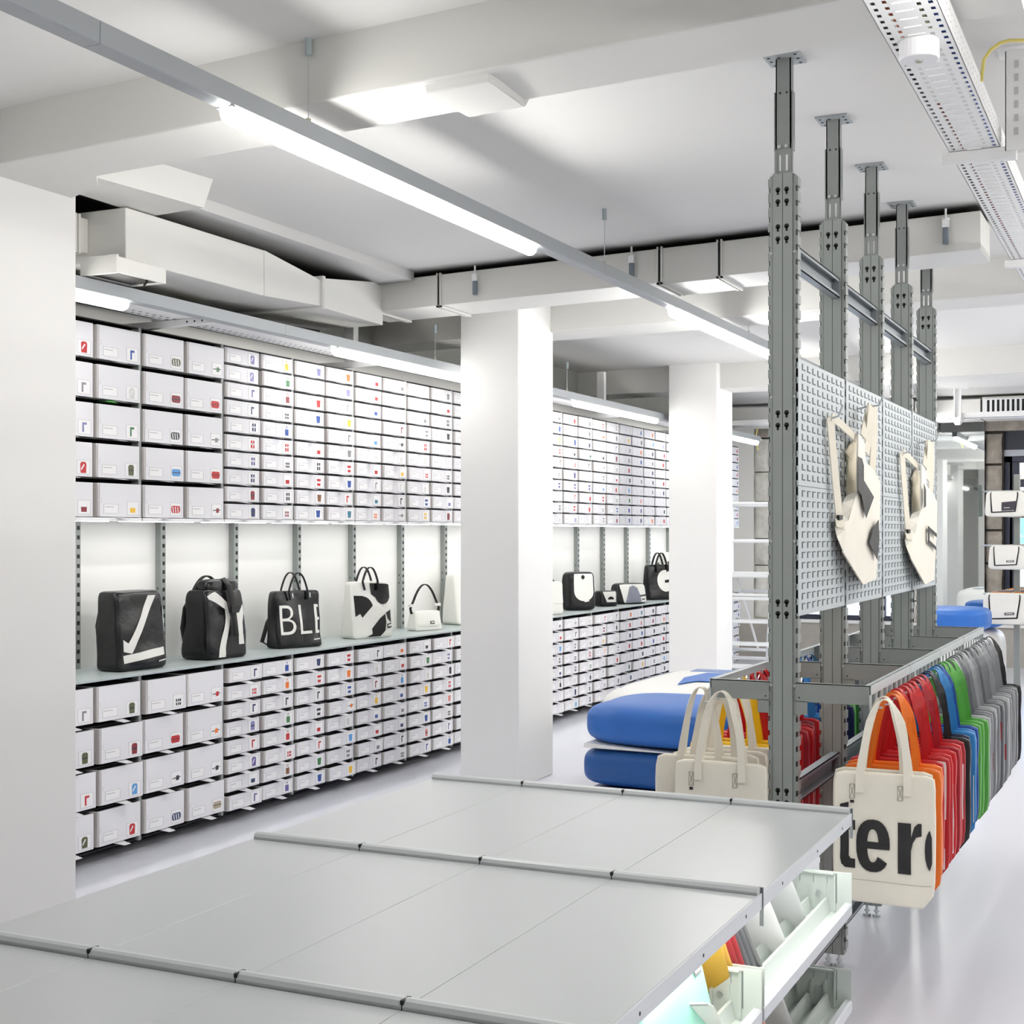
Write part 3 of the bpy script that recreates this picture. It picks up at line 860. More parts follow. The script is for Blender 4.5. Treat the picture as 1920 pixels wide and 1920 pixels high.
def rect_line(m, y0, y1, z0, z1, x, t, mi):
    m.box(x, x + .0004, y0, y1, z0, z0 + t, mi); m.box(x, x + .0004, y0, y1, z1 - t, z1, mi)
    m.box(x, x + .0004, y0, y0 + t, z0, z1, mi); m.box(x, x + .0004, y1 - t, y1, z0, z1, mi)
def card_mesh(big):
    m = MB()
    y0, y1 = BW * .12, BW * .46
    z0, z1 = (.018, .066) if big else (.010, .054)
    m.box(0, .001, y0, y1, z0, z1, 0)
    rect_line(m, y0, y1, z0, z1, .001, .0012, 1)
    rr = random.Random(3)
    y = y0 + .010
    while y < y0 + (.075 if big else .055):
        w_ = rr.uniform(.003, .007); m.box(.001, .0014, y, y + w_, z1 - .016, z1 - .0125, 2); y += w_ + .0022
    # round finger notch at the near edge
    zc = h_ = (.085 if big else .068)
    for k in range(8):
        a0, a1 = -PI / 2 + PI * k / 8, -PI / 2 + PI * (k + 1) / 8
        r0, r1 = .0115, .0130
        p = [(.0004, .014 + r * math.cos(a), zc + r * math.sin(a)) for r, a in ((r0, a0), (r1, a0), (r1, a1), (r0, a1))]
        m.poly(p, 1)
    return m.mesh('label_card', [M_PAPER, M_LINE, M_INK])
def frame_mesh(big):
    m = MB()
    y0, y1 = BW * .665, BW * .945
    z0, z1 = (.012, .082) if big else (.007, .074)
    m.box(0, .0008, y0, y1, z0, z1, 0)
    rect_line(m, y0, y1, z0, z1, .0008, .001, 1)
    return m.mesh('picture_card', [M_PAPER, M_LINE])
M_PIC = mat_objcolor('printed_picture', .5, .25, 120)
M_PICW = mat('print_white', '#e9e8ea', .5)
M_PICD = mat('print_dark', '#3b3940', .5)
def pic_mesh(kind, big):
    """flat printed picture of a bag; kinds: pack, pill, bucket, tote, pouch, letter, stripe"""
    yc = BW * .80; zc = .046 if big else .040
    s = .025 if big else .0235
    m = MB(); x = .0014
    def P(pts, mi=0, dx=0): m.poly([(x + dx, yc + u * s, zc + v * s) for u, v in pts], mi)
    def ell(cx, cz, a, b, mi=0, dx=0, n=12): P([(cx + a * math.cos(2 * PI * k / n), cz + b * math.sin(2 * PI * k / n)) for k in range(n)], mi, dx)
    if kind == 'pack':
        P([(-.8, -1.15), (.8, -1.15), (.9, .7), (.55, 1.1), (-.55, 1.1), (-.9, .7)]); P([(-.5, -.6), (.4, .5), (.1, .7), (-.7, -.3)], 1, .0003)
    elif kind == 'pack2':
        P([(-.8, -1.15), (.8, -1.15), (.9, .7), (.55, 1.1), (-.55, 1.1), (-.9, .7)]); P([(-.8, -.2), (.8, -.2), (.8, .1), (-.8, .1)], 2, .0003)
    elif kind == 'pill':
        P([(-1.5, -.3), (-1.2, -.8), (1.2, -.8), (1.5, -.3), (1.5, .4), (1.2, .8), (-1.2, .8), (-1.5, .4)]); P([(-1.3, -.08), (1.3, -.08), (1.3, .1), (-1.3, .1)], 2, .0003)
    elif kind == 'pill2':
        P([(-1.5, -.3), (-1.2, -.8), (1.2, -.8), (1.5, -.3), (1.5, .4), (1.2, .8), (-1.2, .8), (-1.5, .4)])
        for a in (-.9, -.1, .7): P([(a, -.7), (a + .3, -.7), (a + .1, .6), (a - .2, .6)], 1, .0003)
    elif kind == 'bucket':
        P([(-.75, -1), (.75, -1), (1, .9), (-1, .9)])
    elif kind == 'bucket2':
        P([(-.75, -1), (.75, -1), (1, .9), (-1, .9)]); P([(-.82, -.3), (.82, -.3), (.9, .25), (-.9, .25)], 1, .0003)
    elif kind == 'tote':
        P([(-.8, -1.1), (.8, -1.1), (.8, .5), (-.8, .5)])
        P([(-.45, .5), (-.3, .5), (-.2, 1.1), (.2, 1.1), (.3, .5), (.45, .5), (.3, 1.3), (-.3, 1.3)])
    elif kind == 'pouch':
        P([(-.8, -.9), (.8, -.9), (.85, .1), (-.85, .1)])
    elif kind == 'letter':
        P([(-.6, -1), (-.1, -1), (-.1, .5), (.7, .5), (.7, .95), (-.6, .95)])
    elif kind == 'cross':
        P([(-.8, -1), (.8, -1), (.8, 1), (-.8, 1)]); P([(-.15, -1), (.15, -1), (.15, 1), (-.15, 1)], 1, .0003); P([(-.8, -.1), (.8, -.1), (.8, .25), (-.8, .25)], 1, .0003)
    elif kind == 'dots':
        for a in (-.6, .1, .7):
            for b in (-.7, .1): P([(a - .25, b - .25), (a + .2, b - .3), (a + .25, b + .25), (a - .2, b + .35)])
    return m.mesh('picture', [M_PIC, M_PICW, M_PICD])
PIC = {}
def pic(kind, big):
    if (kind, big) not in PIC: PIC[(kind, big)] = pic_mesh(kind, big)
    return PIC[(kind, big)]
HU_B, HU_S, HL_B, HL_S = .2022 - .029, .1011 - .015, .2125 - .032, .10625 - .0225
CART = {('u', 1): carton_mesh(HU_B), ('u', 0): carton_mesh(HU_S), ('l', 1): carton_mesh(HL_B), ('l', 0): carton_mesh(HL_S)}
CARDM = {1: card_mesh(1), 0: card_mesh(0)}
FRM = {1: frame_mesh(1), 0: frame_mesh(0)}
TAB = tab_mesh()
CLR = dict(red='#c2272d', blue='#2b4fa0', navy='#2d3a63', green='#3d7a4a', yellow='#efbf3a', orange='#ee7a2b', grey='#8d8c92', black='#33323a', maroon='#8a2f3a',
           purple='#6a5a9a', brown='#8a5a3e', skyblue='#5f9fdb', pale='#d9d8d6', teal='#3f7d92', pink='#d98a86', lilac='#8583b5', beige='#b3a690', olive='#5b6040')
WORDC = dict(skyblue='azure')
# pictures read off the photograph: column -> (upper rows from the top, lower rows from the top)
def S(s): return [tuple(x.split('.')) for x in s.split()]
PICS = {
    0: (S('red.pack grey.letter lilac.letter red.pack maroon.pouch'), S('grey.letter olive.pack2 red.letter olive.pack')),
    1: (S('blue.letter pale.pack green.letter olive.pack2 yellow.pouch'), S('olive.pack2 maroon.pack2 skyblue.pack red.pack')),
    2: (S('olive.pill2 maroon.pill black.pill2 skyblue.pill red.pill2'), S('black.dots red.pill black.stripe navy.pill2')),
    3: (S('green.stripe red.pill grey.stripe red.pill maroon.stripe'), S('red.stripe orange.stripe black.stripe beige.pill')),
    4: (S('lilac.pack lilac.pack purple.letter navy.letter navy.cross red.cross purple.cross navy.cross maroon.pack2 navy.pack2'),
        S('navy.letter red.dots navy.letter lilac.pack2 red.letter purple.pack navy.pouch purple.letter')),
    5: (S('yellow.tote green.tote maroon.tote black.dots blue.tote red.cross black.dots red.pouch black.cross maroon.dots'),
        S('blue.tote orange.tote black.letter green.tote red.tote red.dots brown.tote purple.tote')),
    6: (S('lilac.bucket pale.bucket red.bucket blue.bucket pale.bucket red.pouch black.cross red.bucket2 brown.bucket blue.bucket'),
        S('navy.bucket red.bucket2 black.letter black.bucket2 red.pouch red.letter green.bucket blue.bucket')),
    7: (S('orange.bucket lilac.bucket grey.letter yellow.bucket grey.letter grey.bucket red.bucket2 blue.bucket red.letter teal.bucket'),
        S('red.bucket2 orange.bucket blue.bucket2 orange.stripe pale.bucket skyblue.bucket grey.bucket2 yellow.bucket')),
    8: (S('red.pouch red.pouch blue.pouch pale.pouch skyblue.pouch pale.pouch red.pouch grey.letter teal.pouch orange.dots'),
        S('black.letter pale.tote maroon.letter yellow.tote blue.pouch red.pouch grey.pouch black.letter')),
    9: (S('grey.pouch pale.letter pale.pouch maroon.letter black.stripe pale.tote yellow.pouch pale.letter black.letter grey.stripe'),
        S('orange.pouch red.pouch skyblue.tote blue.pouch grey.pouch navy.pouch black.letter black.dots')),
}
KINDS_ = ['bucket', 'bucket2', 'pouch', 'tote', 'letter', 'cross', 'dots', 'pack2']
PALW = ['red'] * 5 + ['blue'] * 5 + ['black'] * 4 + ['navy'] * 3 + ['grey'] * 5 + ['pale'] * 7 + ['yellow', 'orange', 'maroon', 'skyblue', 'green', 'lilac', 'purple', 'teal', 'brown', 'pink']
KWORD = dict(pack='backpack', pack2='backpack', pill='duffel', pill2='duffel', bucket='bucket', bucket2='bucket', pouch='pouch', tote='tote', letter='patch', cross='patch', dots='patch', stripe='strip')
def pic_mesh_stripe(): pass
RB = random.Random(21)
n_ind = 0
stuffm = [[], []]
def picture_for(k, blk, r):
    if k in PICS:
        L = PICS[k][0 if blk == 'u' else 1]
        c, kd = L[r % len(L)]
    else:
        c, kd = RB.choice(PALW), RB.choice(KINDS_)
    return c, kd
_old = pic_mesh
def pic(kind, big):
    if (kind, big) not in PIC:
        if kind == 'stripe':
            yc = BW * .80; zc = .046 if big else .040; s = .025 if big else .0235
            m = MB()
            m.poly([(.0014, yc + u * s, zc + v * s) for u, v in ((-1.4, -.15), (1.4, 0), (1.4, .2), (-1.4, .05))], 2)
            m.poly([(.0016, yc + u * s, zc + v * s) for u, v in ((-.2, -.6), (.9, -.5), (.8, .5), (-.1, .45))], 0)
            PIC[(kind, big)] = m.mesh('picture', [M_PIC, M_PICW, M_PICD])
        else:
            PIC[(kind, big)] = pic_mesh(kind, big)
    return PIC[(kind, big)]
M_STUFFC = {}
stuff = MB(); stuff_mats = [M_CARD, M_CORR, M_LINE] + [mat('print_' + c, CLR[c], .5) for c in CLR] + [M_BLACK]
CI = {c: i + 3 for i, c in enumerate(CLR)}
NEARREF = 'near pillar'
for k in list(range(-1, 34)):
    big = k <= 3
    bi = 1 if big else 0
    for blk, nrow in (('u', 5 if big else 10), ('l', 4 if big else 8)):
        for r in range(nrow):
            h = (HU_B if big else HU_S) if blk == 'u' else (HL_B if big else HL_S)
            pitch = (.2022 if big else .1011) if blk == 'u' else (.2125 if big else .10625)
            ztop = 2.790 if blk == 'u' else .934
            z = (ztop - (r + 1) * pitch + .0005) if blk == 'u' else (.064 + (nrow - r) * pitch - h - .005)
            y = Y0C + k * COLW + .016
            pull = RB.choice([0, 0, 0, .004, .008, -.004]) if blk == 'u' else RB.choice([0, .004, .010, .018, .006])
            c, kd = picture_for(k, blk, r)
            seen = (0 <= k <= 12) or (17 <= k <= 21)
            if seen:
                o = bpy.data.objects.new('storage_box', CART[(blk, bi)])
                COL.objects.link(o)
                o.location = (XF + pull, y, z); o.rotation_euler = (0, 0, RB.uniform(-.006, .006))
                where = ('%s row above counter' % ORD[nrow - 1 - r]) if blk == 'u' else ('%s row below counter' % ORD[r])
                ref = ('%s column past near pillar' % ORD[k]) if k <= 12 else ('%s column past middle pillar' % ORD[k - 17])
                tag(o, '%s box, %s %s picture, %s, %s' % ('tall white' if big else 'flat white', WORDC.get(c, c), KWORD[kd], where, ref), 'box',
                    'white storage boxes on the wall shelving')
                for me, nm in ((FRM[bi], 'picture_card'), (CARDM[bi], 'label_card'), (TAB, 'pull_tab'), (pic(kd, bi), 'picture')):
                    ch = bpy.data.objects.new(nm, me); COL.objects.link(ch); ch.parent = o
                    if nm == 'picture': ch.color = lin(CLR[c])
                    if nm == 'pull_tab' and blk == 'u':
                        ch.location = (-.02 if r < nrow * .5 else -.004, 0, .004)
            else:
                x = XF + pull
                stuff.box(x - .4, x, y, y + BW, z, z + h); stuff.box(x - .39, x - .008, y + .006, y + BW - .006, z + h - .001, z + h + .0004, len(stuff_mats) - 1)  # second box is a black top face painted as inside shade
                stuff.box(x - .07, x - .012, y - .001, y, z + .004, z + h - .004, 1)
                yc, zc = y + BW * .80, z + .040
                stuff.poly([(x + .0014, yc - .019, zc - .021), (x + .0014, yc + .019, zc - .021), (x + .0014, yc + .020, zc + .019), (x + .0014, yc - .020, zc + .019)], CI[c])
                for yy in (y + BW * .12, y + BW * .46): stuff.box(x, x + .0006, yy, yy + .0015, z + .012, z + .052, 2)
                if blk == 'l' or r > 4:
                    stuff.hexa([(x - .03, y + BW * .36, z - .0075), (x + .03, y + BW * .385, z - .014), (x + .03, y + BW * .52, z - .014), (x - .03, y + BW * .545, z - .0075)],
                               [(x - .03, y + BW * .36, z - .005), (x + .03, y + BW * .385, z - .012), (x + .03, y + BW * .52, z - .012), (x - .03, y + BW * .545, z - .005)])
tag(stuff.build('storage_boxes', stuff_mats), 'remaining white boxes on the wall shelving, at its far end and behind the pillars', 'boxes', kind='stuff')

# a few bag corners peeping out between boxes
tag(MB().hexa([(-4.99, 5.60, 2.372), (-4.946, 5.62, 2.372), (-4.946, 5.72, 2.372), (-4.99, 5.74, 2.372)],
              [(-4.99, 5.63, 2.380), (-4.95, 5.65, 2.381), (-4.95, 5.68, 2.381), (-4.99, 5.71, 2.380)]).build('bag_corner', mat('tarp_bright_green', '#55b04a', .4)),
    'bright green bag corner showing above a tall white box', 'bag')

# ================================================================ BAGS ON THE COUNTER
CTZ = .952
def bag(name, x, y, rz, label, cat='bag'):
    o = empty(name, (x, y, CTZ), label, cat, 'black and white bags shown along the counter')
    o.rotation_euler = (0, 0, rz)
    return o
def panel(soft, polys, parent, name, m_, off=.0025, side=-1):
    return soft_build(soft.face(polys, off, side), name, m_, parent)
R90 = PI / 2
# 1 backpack with a white angular stroke
b = bag('backpack', -5.12, 6.02, R90 - .06, 'black backpack with a bold white angular stroke, nearest on the counter', 'backpack')
s = Soft(.37, .19, .43, p=15, top=(.93, .72), amp=.012, seed=1, lean=.015)
soft_build(s.body(12), 'body', M_TARPBLACK, b)
panel(s, [[(-.80, -.20), (-.60, -.30), (-.25, .06), (.10, .46), (.40, .88), (.72, .88), (.36, .40), (.02, -.02), (-.24, -.30), (-.46, -.56), (-.78, -.50)]], b, 'white_stroke', M_TARPWHITE)
panel(s, [[(-.80, -.60), (.86, -.46), (.86, -.66), (-.78, -.80)]], b, 'white_stroke', M_TARPWHITE)
panel(s, [[(.60, -.80), (.90, -.77), (.90, -.80), (.60, -.83)]], b, 'name_label', M_TARPWHITE, .004)
local(MB().ribbon([(.172, -.064, .34), (.178, -.068, .22), (.180, -.07, .09)], (0, 1, 0), .006, .004), 'zip', M_STEEL, b, True)
for sx in (-.09, .09):
    local(MB().ribbon([(sx, .065, .40), (sx - .01, .10, .36), (sx - .015, .125, .24), (sx - .01, .115, .12), (sx, .08, .04)], (1, 0, 0), .06, .012), 'shoulder_strap', M_WEB, b, True)
# 2 roll-top backpack
b = bag('backpack', -5.13, 6.77, R90 - .06, 'black roll-top backpack with a white angular stroke and buckled strap', 'backpack')
s = Soft(.36, .22, .41, p=14, top=(.92, .62), amp=.016, seed=2)
soft_build(s.body(12), 'body', M_TARPBLACK, b)
s2 = Soft(.30, .13, .085, p=4, top=(.96, .9), amp=.012, seed=4)
m = s2.body(8); m.xform(Matrix.Translation((.03, 0, .385))); soft_build(m, 'rolled_top', M_TARPBLACK, b)
panel(s, [[(-.92, .84), (-.55, .98), (.16, .62), (.22, .44), (.10, .40), (-.20, .52), (-.84, .74)]], b, 'white_stroke', M_TARPWHITE)
panel(s, [[(.04, .42), (.22, .46), (.26, .20), (.06, -.30), (-.12, -.70), (-.16, -.97), (-.52, -.97), (-.46, -.70), (-.20, -.20), (.0, .20)]], b, 'white_stroke', M_TARPWHITE)
panel(s, [[(.50, .16), (.58, .30), (.74, .34), (.90, .56), (.94, .30), (.82, .0), (.80, -.30), (.86, -.62), (.62, -.62), (.60, -.20), (.52, -.02)]], b, 'white_stroke', M_TARPWHITE)
local(MB().ribbon([(.02, -.045, .475), (.035, -.085, .43), (.045, -.095, .34), (.05, -.112, .22), (.055, -.12, .13)], (1, 0, 0), .045, .005), 'closure_strap', M_WEB, b, True)
local(MB().box(.015, .08, -.122, -.100, .27, .315), 'buckle', mat('black_plastic', '#202022', .35), b)
local(MB().ribbon(arc((-.13, .05, .40), (.05, .04, .45), .06), (0, 1, 0), .022, .008), 'carry_handle', M_WEB, b, True)
for sx in (-.10, .10):
    local(MB().ribbon([(sx, .08, .36), (sx, .125, .30), (sx, .145, .18), (sx, .12, .06), (sx, .09, .02)], (1, 0, 0), .06, .012), 'shoulder_strap', M_WEB, b, True)
# 3 black tote backpack with lettering
b = bag('tote_backpack', -5.14, 7.62, R90 - .32, 'black tote backpack with white letters BLE and two carry handles', 'bag')
s = Soft(.36, .15, .37, p=18, top=(1.0, .40), amp=.014, seed=5)
soft_build(s.body(12), 'body', M_TARPBLACK, b)
vs, fs = fit_text('BLE', -.84, 1.30, -.52, .50, -.012)
panel(s, clip_mesh(vs, fs, umax=.93), b, 'lettering', M_TARPWHITE)
panel(s, [[(.62, -.72), (.90, -.70), (.90, -.735), (.62, -.755)]], b, 'name_label', M_TARPWHITE, .004)
for sy in (-.045, .04):
    local(MB().ribbon([(-.07, sy * .9 - .01, .31), (-.075, sy, .37)] + arc((-.075, sy, .37), (.075, sy, .37), .115, 12, sharp=2.2)[1:] + [(.07, sy * .9 - .01, .31)], (0, 1, 0), .014, .006), 'carry_handle', M_WEB, b, True)
    if sy < 0:
        for sx in (-.07, .07): local(MB().cyl((sx, sy - .035, .325), (sx, sy - .030, .355), .004, 6), 'handle_rivet', M_STEEL, b)
for sx in (-.13,):
    local(MB().ribbon([(sx, .03, .25), (sx - .03, .07, .16), (sx - .05, .10, .04), (sx - .02, .06, .012), (sx + .02, .03, .06)], (0, 1, .2), .035, .008), 'shoulder_strap', M_WEB, b, True)
# 4 white shopper with black shapes
b = bag('shopper_bag', -5.14, 8.53, R90 - .32, 'white shopper bag printed with cut-off black rounded shapes, black handles', 'bag')
s = Soft(.36, .15, .40, p=18, top=(1.0, .42), amp=.009, seed=6)
soft_build(s.body(12), 'body', M_TARPWHITE, b)
def ellp(cx, cy, rx, ry, a0, a1, n=14): return [(cx + rx * math.cos(a0 + (a1 - a0) * i / n), cy + ry * math.sin(a0 + (a1 - a0) * i / n)) for i in range(n + 1)]
panel(s, [[(-.86, .52), (-.40, .50)] + ellp(-.42, .0, .50, .48, PI / 2, .3)[1:] + [(-.48, -.26), (-.60, -.12), (-.84, -.22)],
          [(.0, .96), (.98, .90), (.98, .42)] + ellp(.60, .70, .44, .52, -.4, -2.6) + [(.02, .55)],
          [(-.02, -.66), (.40, -.32), (.66, -.16), (.70, -.45), (.62, -.75), (.36, -.97), (-.35, -.97), (-.02, -.85)],
          [(.98, -.02), (.70, -.12), (.78, -.35), (.98, -.50)]], b, 'black_shape', M_TARPBLACK)
panel(s, [[(.72, -.52), (.97, -.50), (.97, -.66), (.72, -.68)]], b, 'name_label', M_TARPBLACK, .004)
panel(s, [[(.76, -.56), (.95, -.545), (.95, -.60), (.76, -.615)]], b, 'name_label_print', M_TARPWHITE, .006)
for sy in (-.04, .03):
    local(MB().ribbon([(-.06, sy - .012, .34), (-.07, sy, .40)] + arc((-.07, sy, .40), (.07, sy, .40), .10, 12, sharp=2.2)[1:] + [(.06, sy - .012, .34)], (0, 1, 0), .018, .006), 'carry_handle', M_WEB, b, True)
# 5 small white shoulder bag
b = bag('shoulder_bag', -5.13, 9.37, R90 - .34, 'small white shoulder bag with a flap and one arched black strap', 'bag')
s = Soft(.28, .12, .15, p=14, top=(.90, .55), amp=.006, seed=7)
soft_build(s.body(10), 'body', M_TARPWHITE, b)
s3 = Soft(.262, .125, .125, p=7, top=(.92, .56), amp=.006, seed=8)
m = MB().grid(lambda u, v: s3.pt(2 * u - 1, -1, 2 * v - 1, .003) + Vector((0, 0, .026)), 10, 8)
soft_build(m, 'flap', M_TARPWHITE, b)
m = s3.face([[(.02, -.62), (.36, -.58), (.36, -.22), (.02, -.26)]], .006); m.xform(Matrix.Translation((0, 0, .026))); soft_build(m, 'name_label', M_TARPBLACK, b)
m = s3.face([[(.08, -.48), (.32, -.45), (.32, -.33), (.08, -.36)]], .008); m.xform(Matrix.Translation((0, 0, .026))); soft_build(m, 'name_label_print', M_TARPWHITE, b)
local(MB().ribbon([(-.135, 0, .13), (-.145, 0, .17)] + arc((-.13, 0, .19), (.13, 0, .19), .16, 14, sharp=2.0)[1:-1] + [(.145, 0, .17), (.135, 0, .13)], (0, 1, 0), .022, .006), 'strap', M_WEB, b, True)
for sx in (-.135, .135): local(MB().box(sx - .02, sx + .02, -.014, .014, .182, .203), 'strap_keeper', M_TARPWHITE, b)
# 6 big white shopper with lettering
b = bag('shopper_bag', -5.16, 10.22, R90 - .32, 'large white shopper bag with black letters TRA beside the middle pillar', 'bag')
s = Soft(.50, .20, .42, p=18, top=(1.0, .45), amp=.009, seed=9)
soft_build(s.body(12), 'body', M_TARPWHITE, b)
vs, fs = fit_text('TRA', -.68, .98, -.46, .30, .035)
panel(s, (vs, fs), b, 'lettering', M_TARPBLACK)
panel(s, [[(-.16, .50), (.14, .52), (.14, .66), (-.16, .64)]], b, 'name_label', M_TARPBLACK, .004)
panel(s, [[(-.12, .545), (.10, .56), (.10, .61), (-.12, .595)]], b, 'name_label_print', M_TARPWHITE, .006)
for sy in (-.04, .03):
    local(MB().ribbon([(-.05, sy - .01, .35), (-.055, sy, .40)] + arc((-.055, sy, .40), (.055, sy, .40), .075, 10)[1:] + [(.05, sy - .01, .35)], (0, 1, 0), .03, .006), 'carry_handle', mat('cream_webbing', '#e6dfd0', .7), b, True)
# --- past the middle pillar
b = bag('satchel', -5.12, 11.55, R90 - .45, 'plain white folded bag next to the far side of the middle pillar')
s = Soft(.42, .14, .30, p=16, top=(.97, .8), amp=.006, seed=12)
soft_build(s.body(10), 'body', M_TARPWHITE, b)
m = MB().grid(lambda u, v: s.pt(2 * u - 1, -1, -.3 + 1.25 * v, .006), 10, 6); soft_build(m, 'flap', M_TARPWHITE, b)
panel(s, [[(.05, -.42), (.14, -.44), (.30, -.62), (.26, -.64)]], b, 'buckle', M_TARPBLACK, .008)
local(MB().ribbon(arc((.05, .02, .29), (.17, .02, .29), .04, 8), (0, 1, 0), .02, .006), 'carry_handle', M_WEB, b, True)
b = bag('backpack', -5.12, 12.42, R90 - .58, 'black backpack with a long white rounded flap, past the middle pillar', 'backpack')
s = Soft(.31, .20, .37, p=7, top=(.96, .75), amp=.008, seed=13)
soft_build(s.body(10), 'body', M_TARPBLACK, b)
panel(s, [[(-.72, .98), (.80, .98), (.80, .45)] + ellp(.04, .0, .76, .52, -.05, -PI + .05) + [(-.72, .45)]], b, 'white_flap', M_TARPWHITE, .005)
panel(s, [ellp(-.02, .74, .13, .13, 0, 2 * PI * 13 / 14, 13)], b, 'snap_lock', M_TARPBLACK, .008)
panel(s, [[(.05, -.52), (.42, -.48), (.42, -.53), (.05, -.57)]], b, 'name_label', M_TARPWHITE, .004)
b = bag('camera_bag', -5.13, 13.17, R90 - .58, 'smallest black bag on the counter, with a white flap and black spot')
s = Soft(.22, .14, .16, p=7, top=(.97, .85), amp=.005, seed=14)
soft_build(s.body(9), 'body', M_TARPBLACK, b)
panel(s, [[(-.80, .95), (.80, .95), (.72, -.45), (-.30, -.45)]], b, 'white_flap', M_TARPWHITE, .004)
panel(s, [ellp(.15, -.1, .34, .36, 0, PI, 10)], b, 'black_spot', M_TARPBLACK, .007)
panel(s, [[(.25, -.22), (.62, -.18), (.62, -.28), (.25, -.32)]], b, 'name_label', M_TARPWHITE, .009)
b = bag('messenger_bag', -5.10, 13.74, R90 - .58, 'white and grey messenger bag lying beside the smallest black bag')
s = Soft(.40, .20, .22, p=6, top=(.94, .55), amp=.006, seed=15)
soft_build(s.body(10), 'body', M_TARPBLACK, b)
panel(s, [[(-.92, .97), (.95, .97), (.95, -.9), (-.62, -.95), (-.70, -.2), (-.80, .4)]], b, 'white_flap', M_TARPWHITE, .004)
panel(s, [[(-.55, -.90), (-.35, -.2), (-.18, .62), (.05, .80), (.34, .55), (.46, -.1), (.52, -.88)]], b, 'grey_arch', mat('tarp_slate', '#7f8391', .4, var=.15), .007)
panel(s, [[(.45, -.30), (.9, -.25), (.9, -.10), (.45, -.15)], [(.55, -.62), (.8, -.6), (.8, -.5), (.55, -.52)]], b, 'name_label', M_TARPBLACK, .009)
b = bag('shopper_bag', -5.10, 14.72, R90 - .58, 'black shopper bag with a white disc and short black handles')
s = Soft(.36, .16, .39, p=16, top=(1.0, .4), amp=.008, seed=16)
soft_build(s.body(10), 'body', M_TARPBLACK, b)
panel(s, [ellp(.25, .08, .62, .62, 0, 2 * PI * 17 / 18, 17)], b, 'white_disc', M_TARPWHITE, .004)
panel(s, [[(.20, .12), (.62, .16), (.62, .0), (.20, -.04)]], b, 'name_label', M_TARPBLACK, .007)
panel(s, [[(-.9, -.95), (.0, -.95), (.9, -.95), (.9, .95), (-.9, .95)]], b, 'white_side', M_TARPWHITE, .003, 1)
for sy in (-.04, .03):
    local(MB().ribbon([(-.07, sy - .012, .31), (-.075, sy, .39)] + arc((-.075, sy, .39), (.075, sy, .39), .13, 10)[1:] + [(.07, sy - .012, .31)], (0, 1, 0), .03, .006), 'carry_handle', M_WEB, b, True)
b = bag('tote_backpack', -5.08, 15.26, R90 - .58, 'white bag with a black bar, half hidden by the far pillar')
s = Soft(.42, .18, .52, p=16, top=(1.0, .5), amp=.008, seed=17)
soft_build(s.body(10), 'body', M_TARPWHITE, b)
panel(s, [[(-.80, .60), (-.45, .66), (-.35, -.40), (-.62, -.60)], ellp(.35, .0, .2, .22, 0, 2 * PI * 13 / 14, 13)], b, 'black_shape', M_TARPBLACK, .004)
local(MB().ribbon([(-.12, -.03, .44), (-.02, -.03, .56), (.08, -.03, .64), (.16, -.03, .60), (.18, -.03, .46)], (0, 1, 0), .035, .006), 'carry_handle', M_WEB, b, True)
local(MB().ribbon([(-.20, .05, .40), (-.25, .08, .30), (-.24, .08, .10), (-.2, .05, .03)], (0, 1, 0), .05, .01), 'shoulder_strap', M_WEB, b, True)
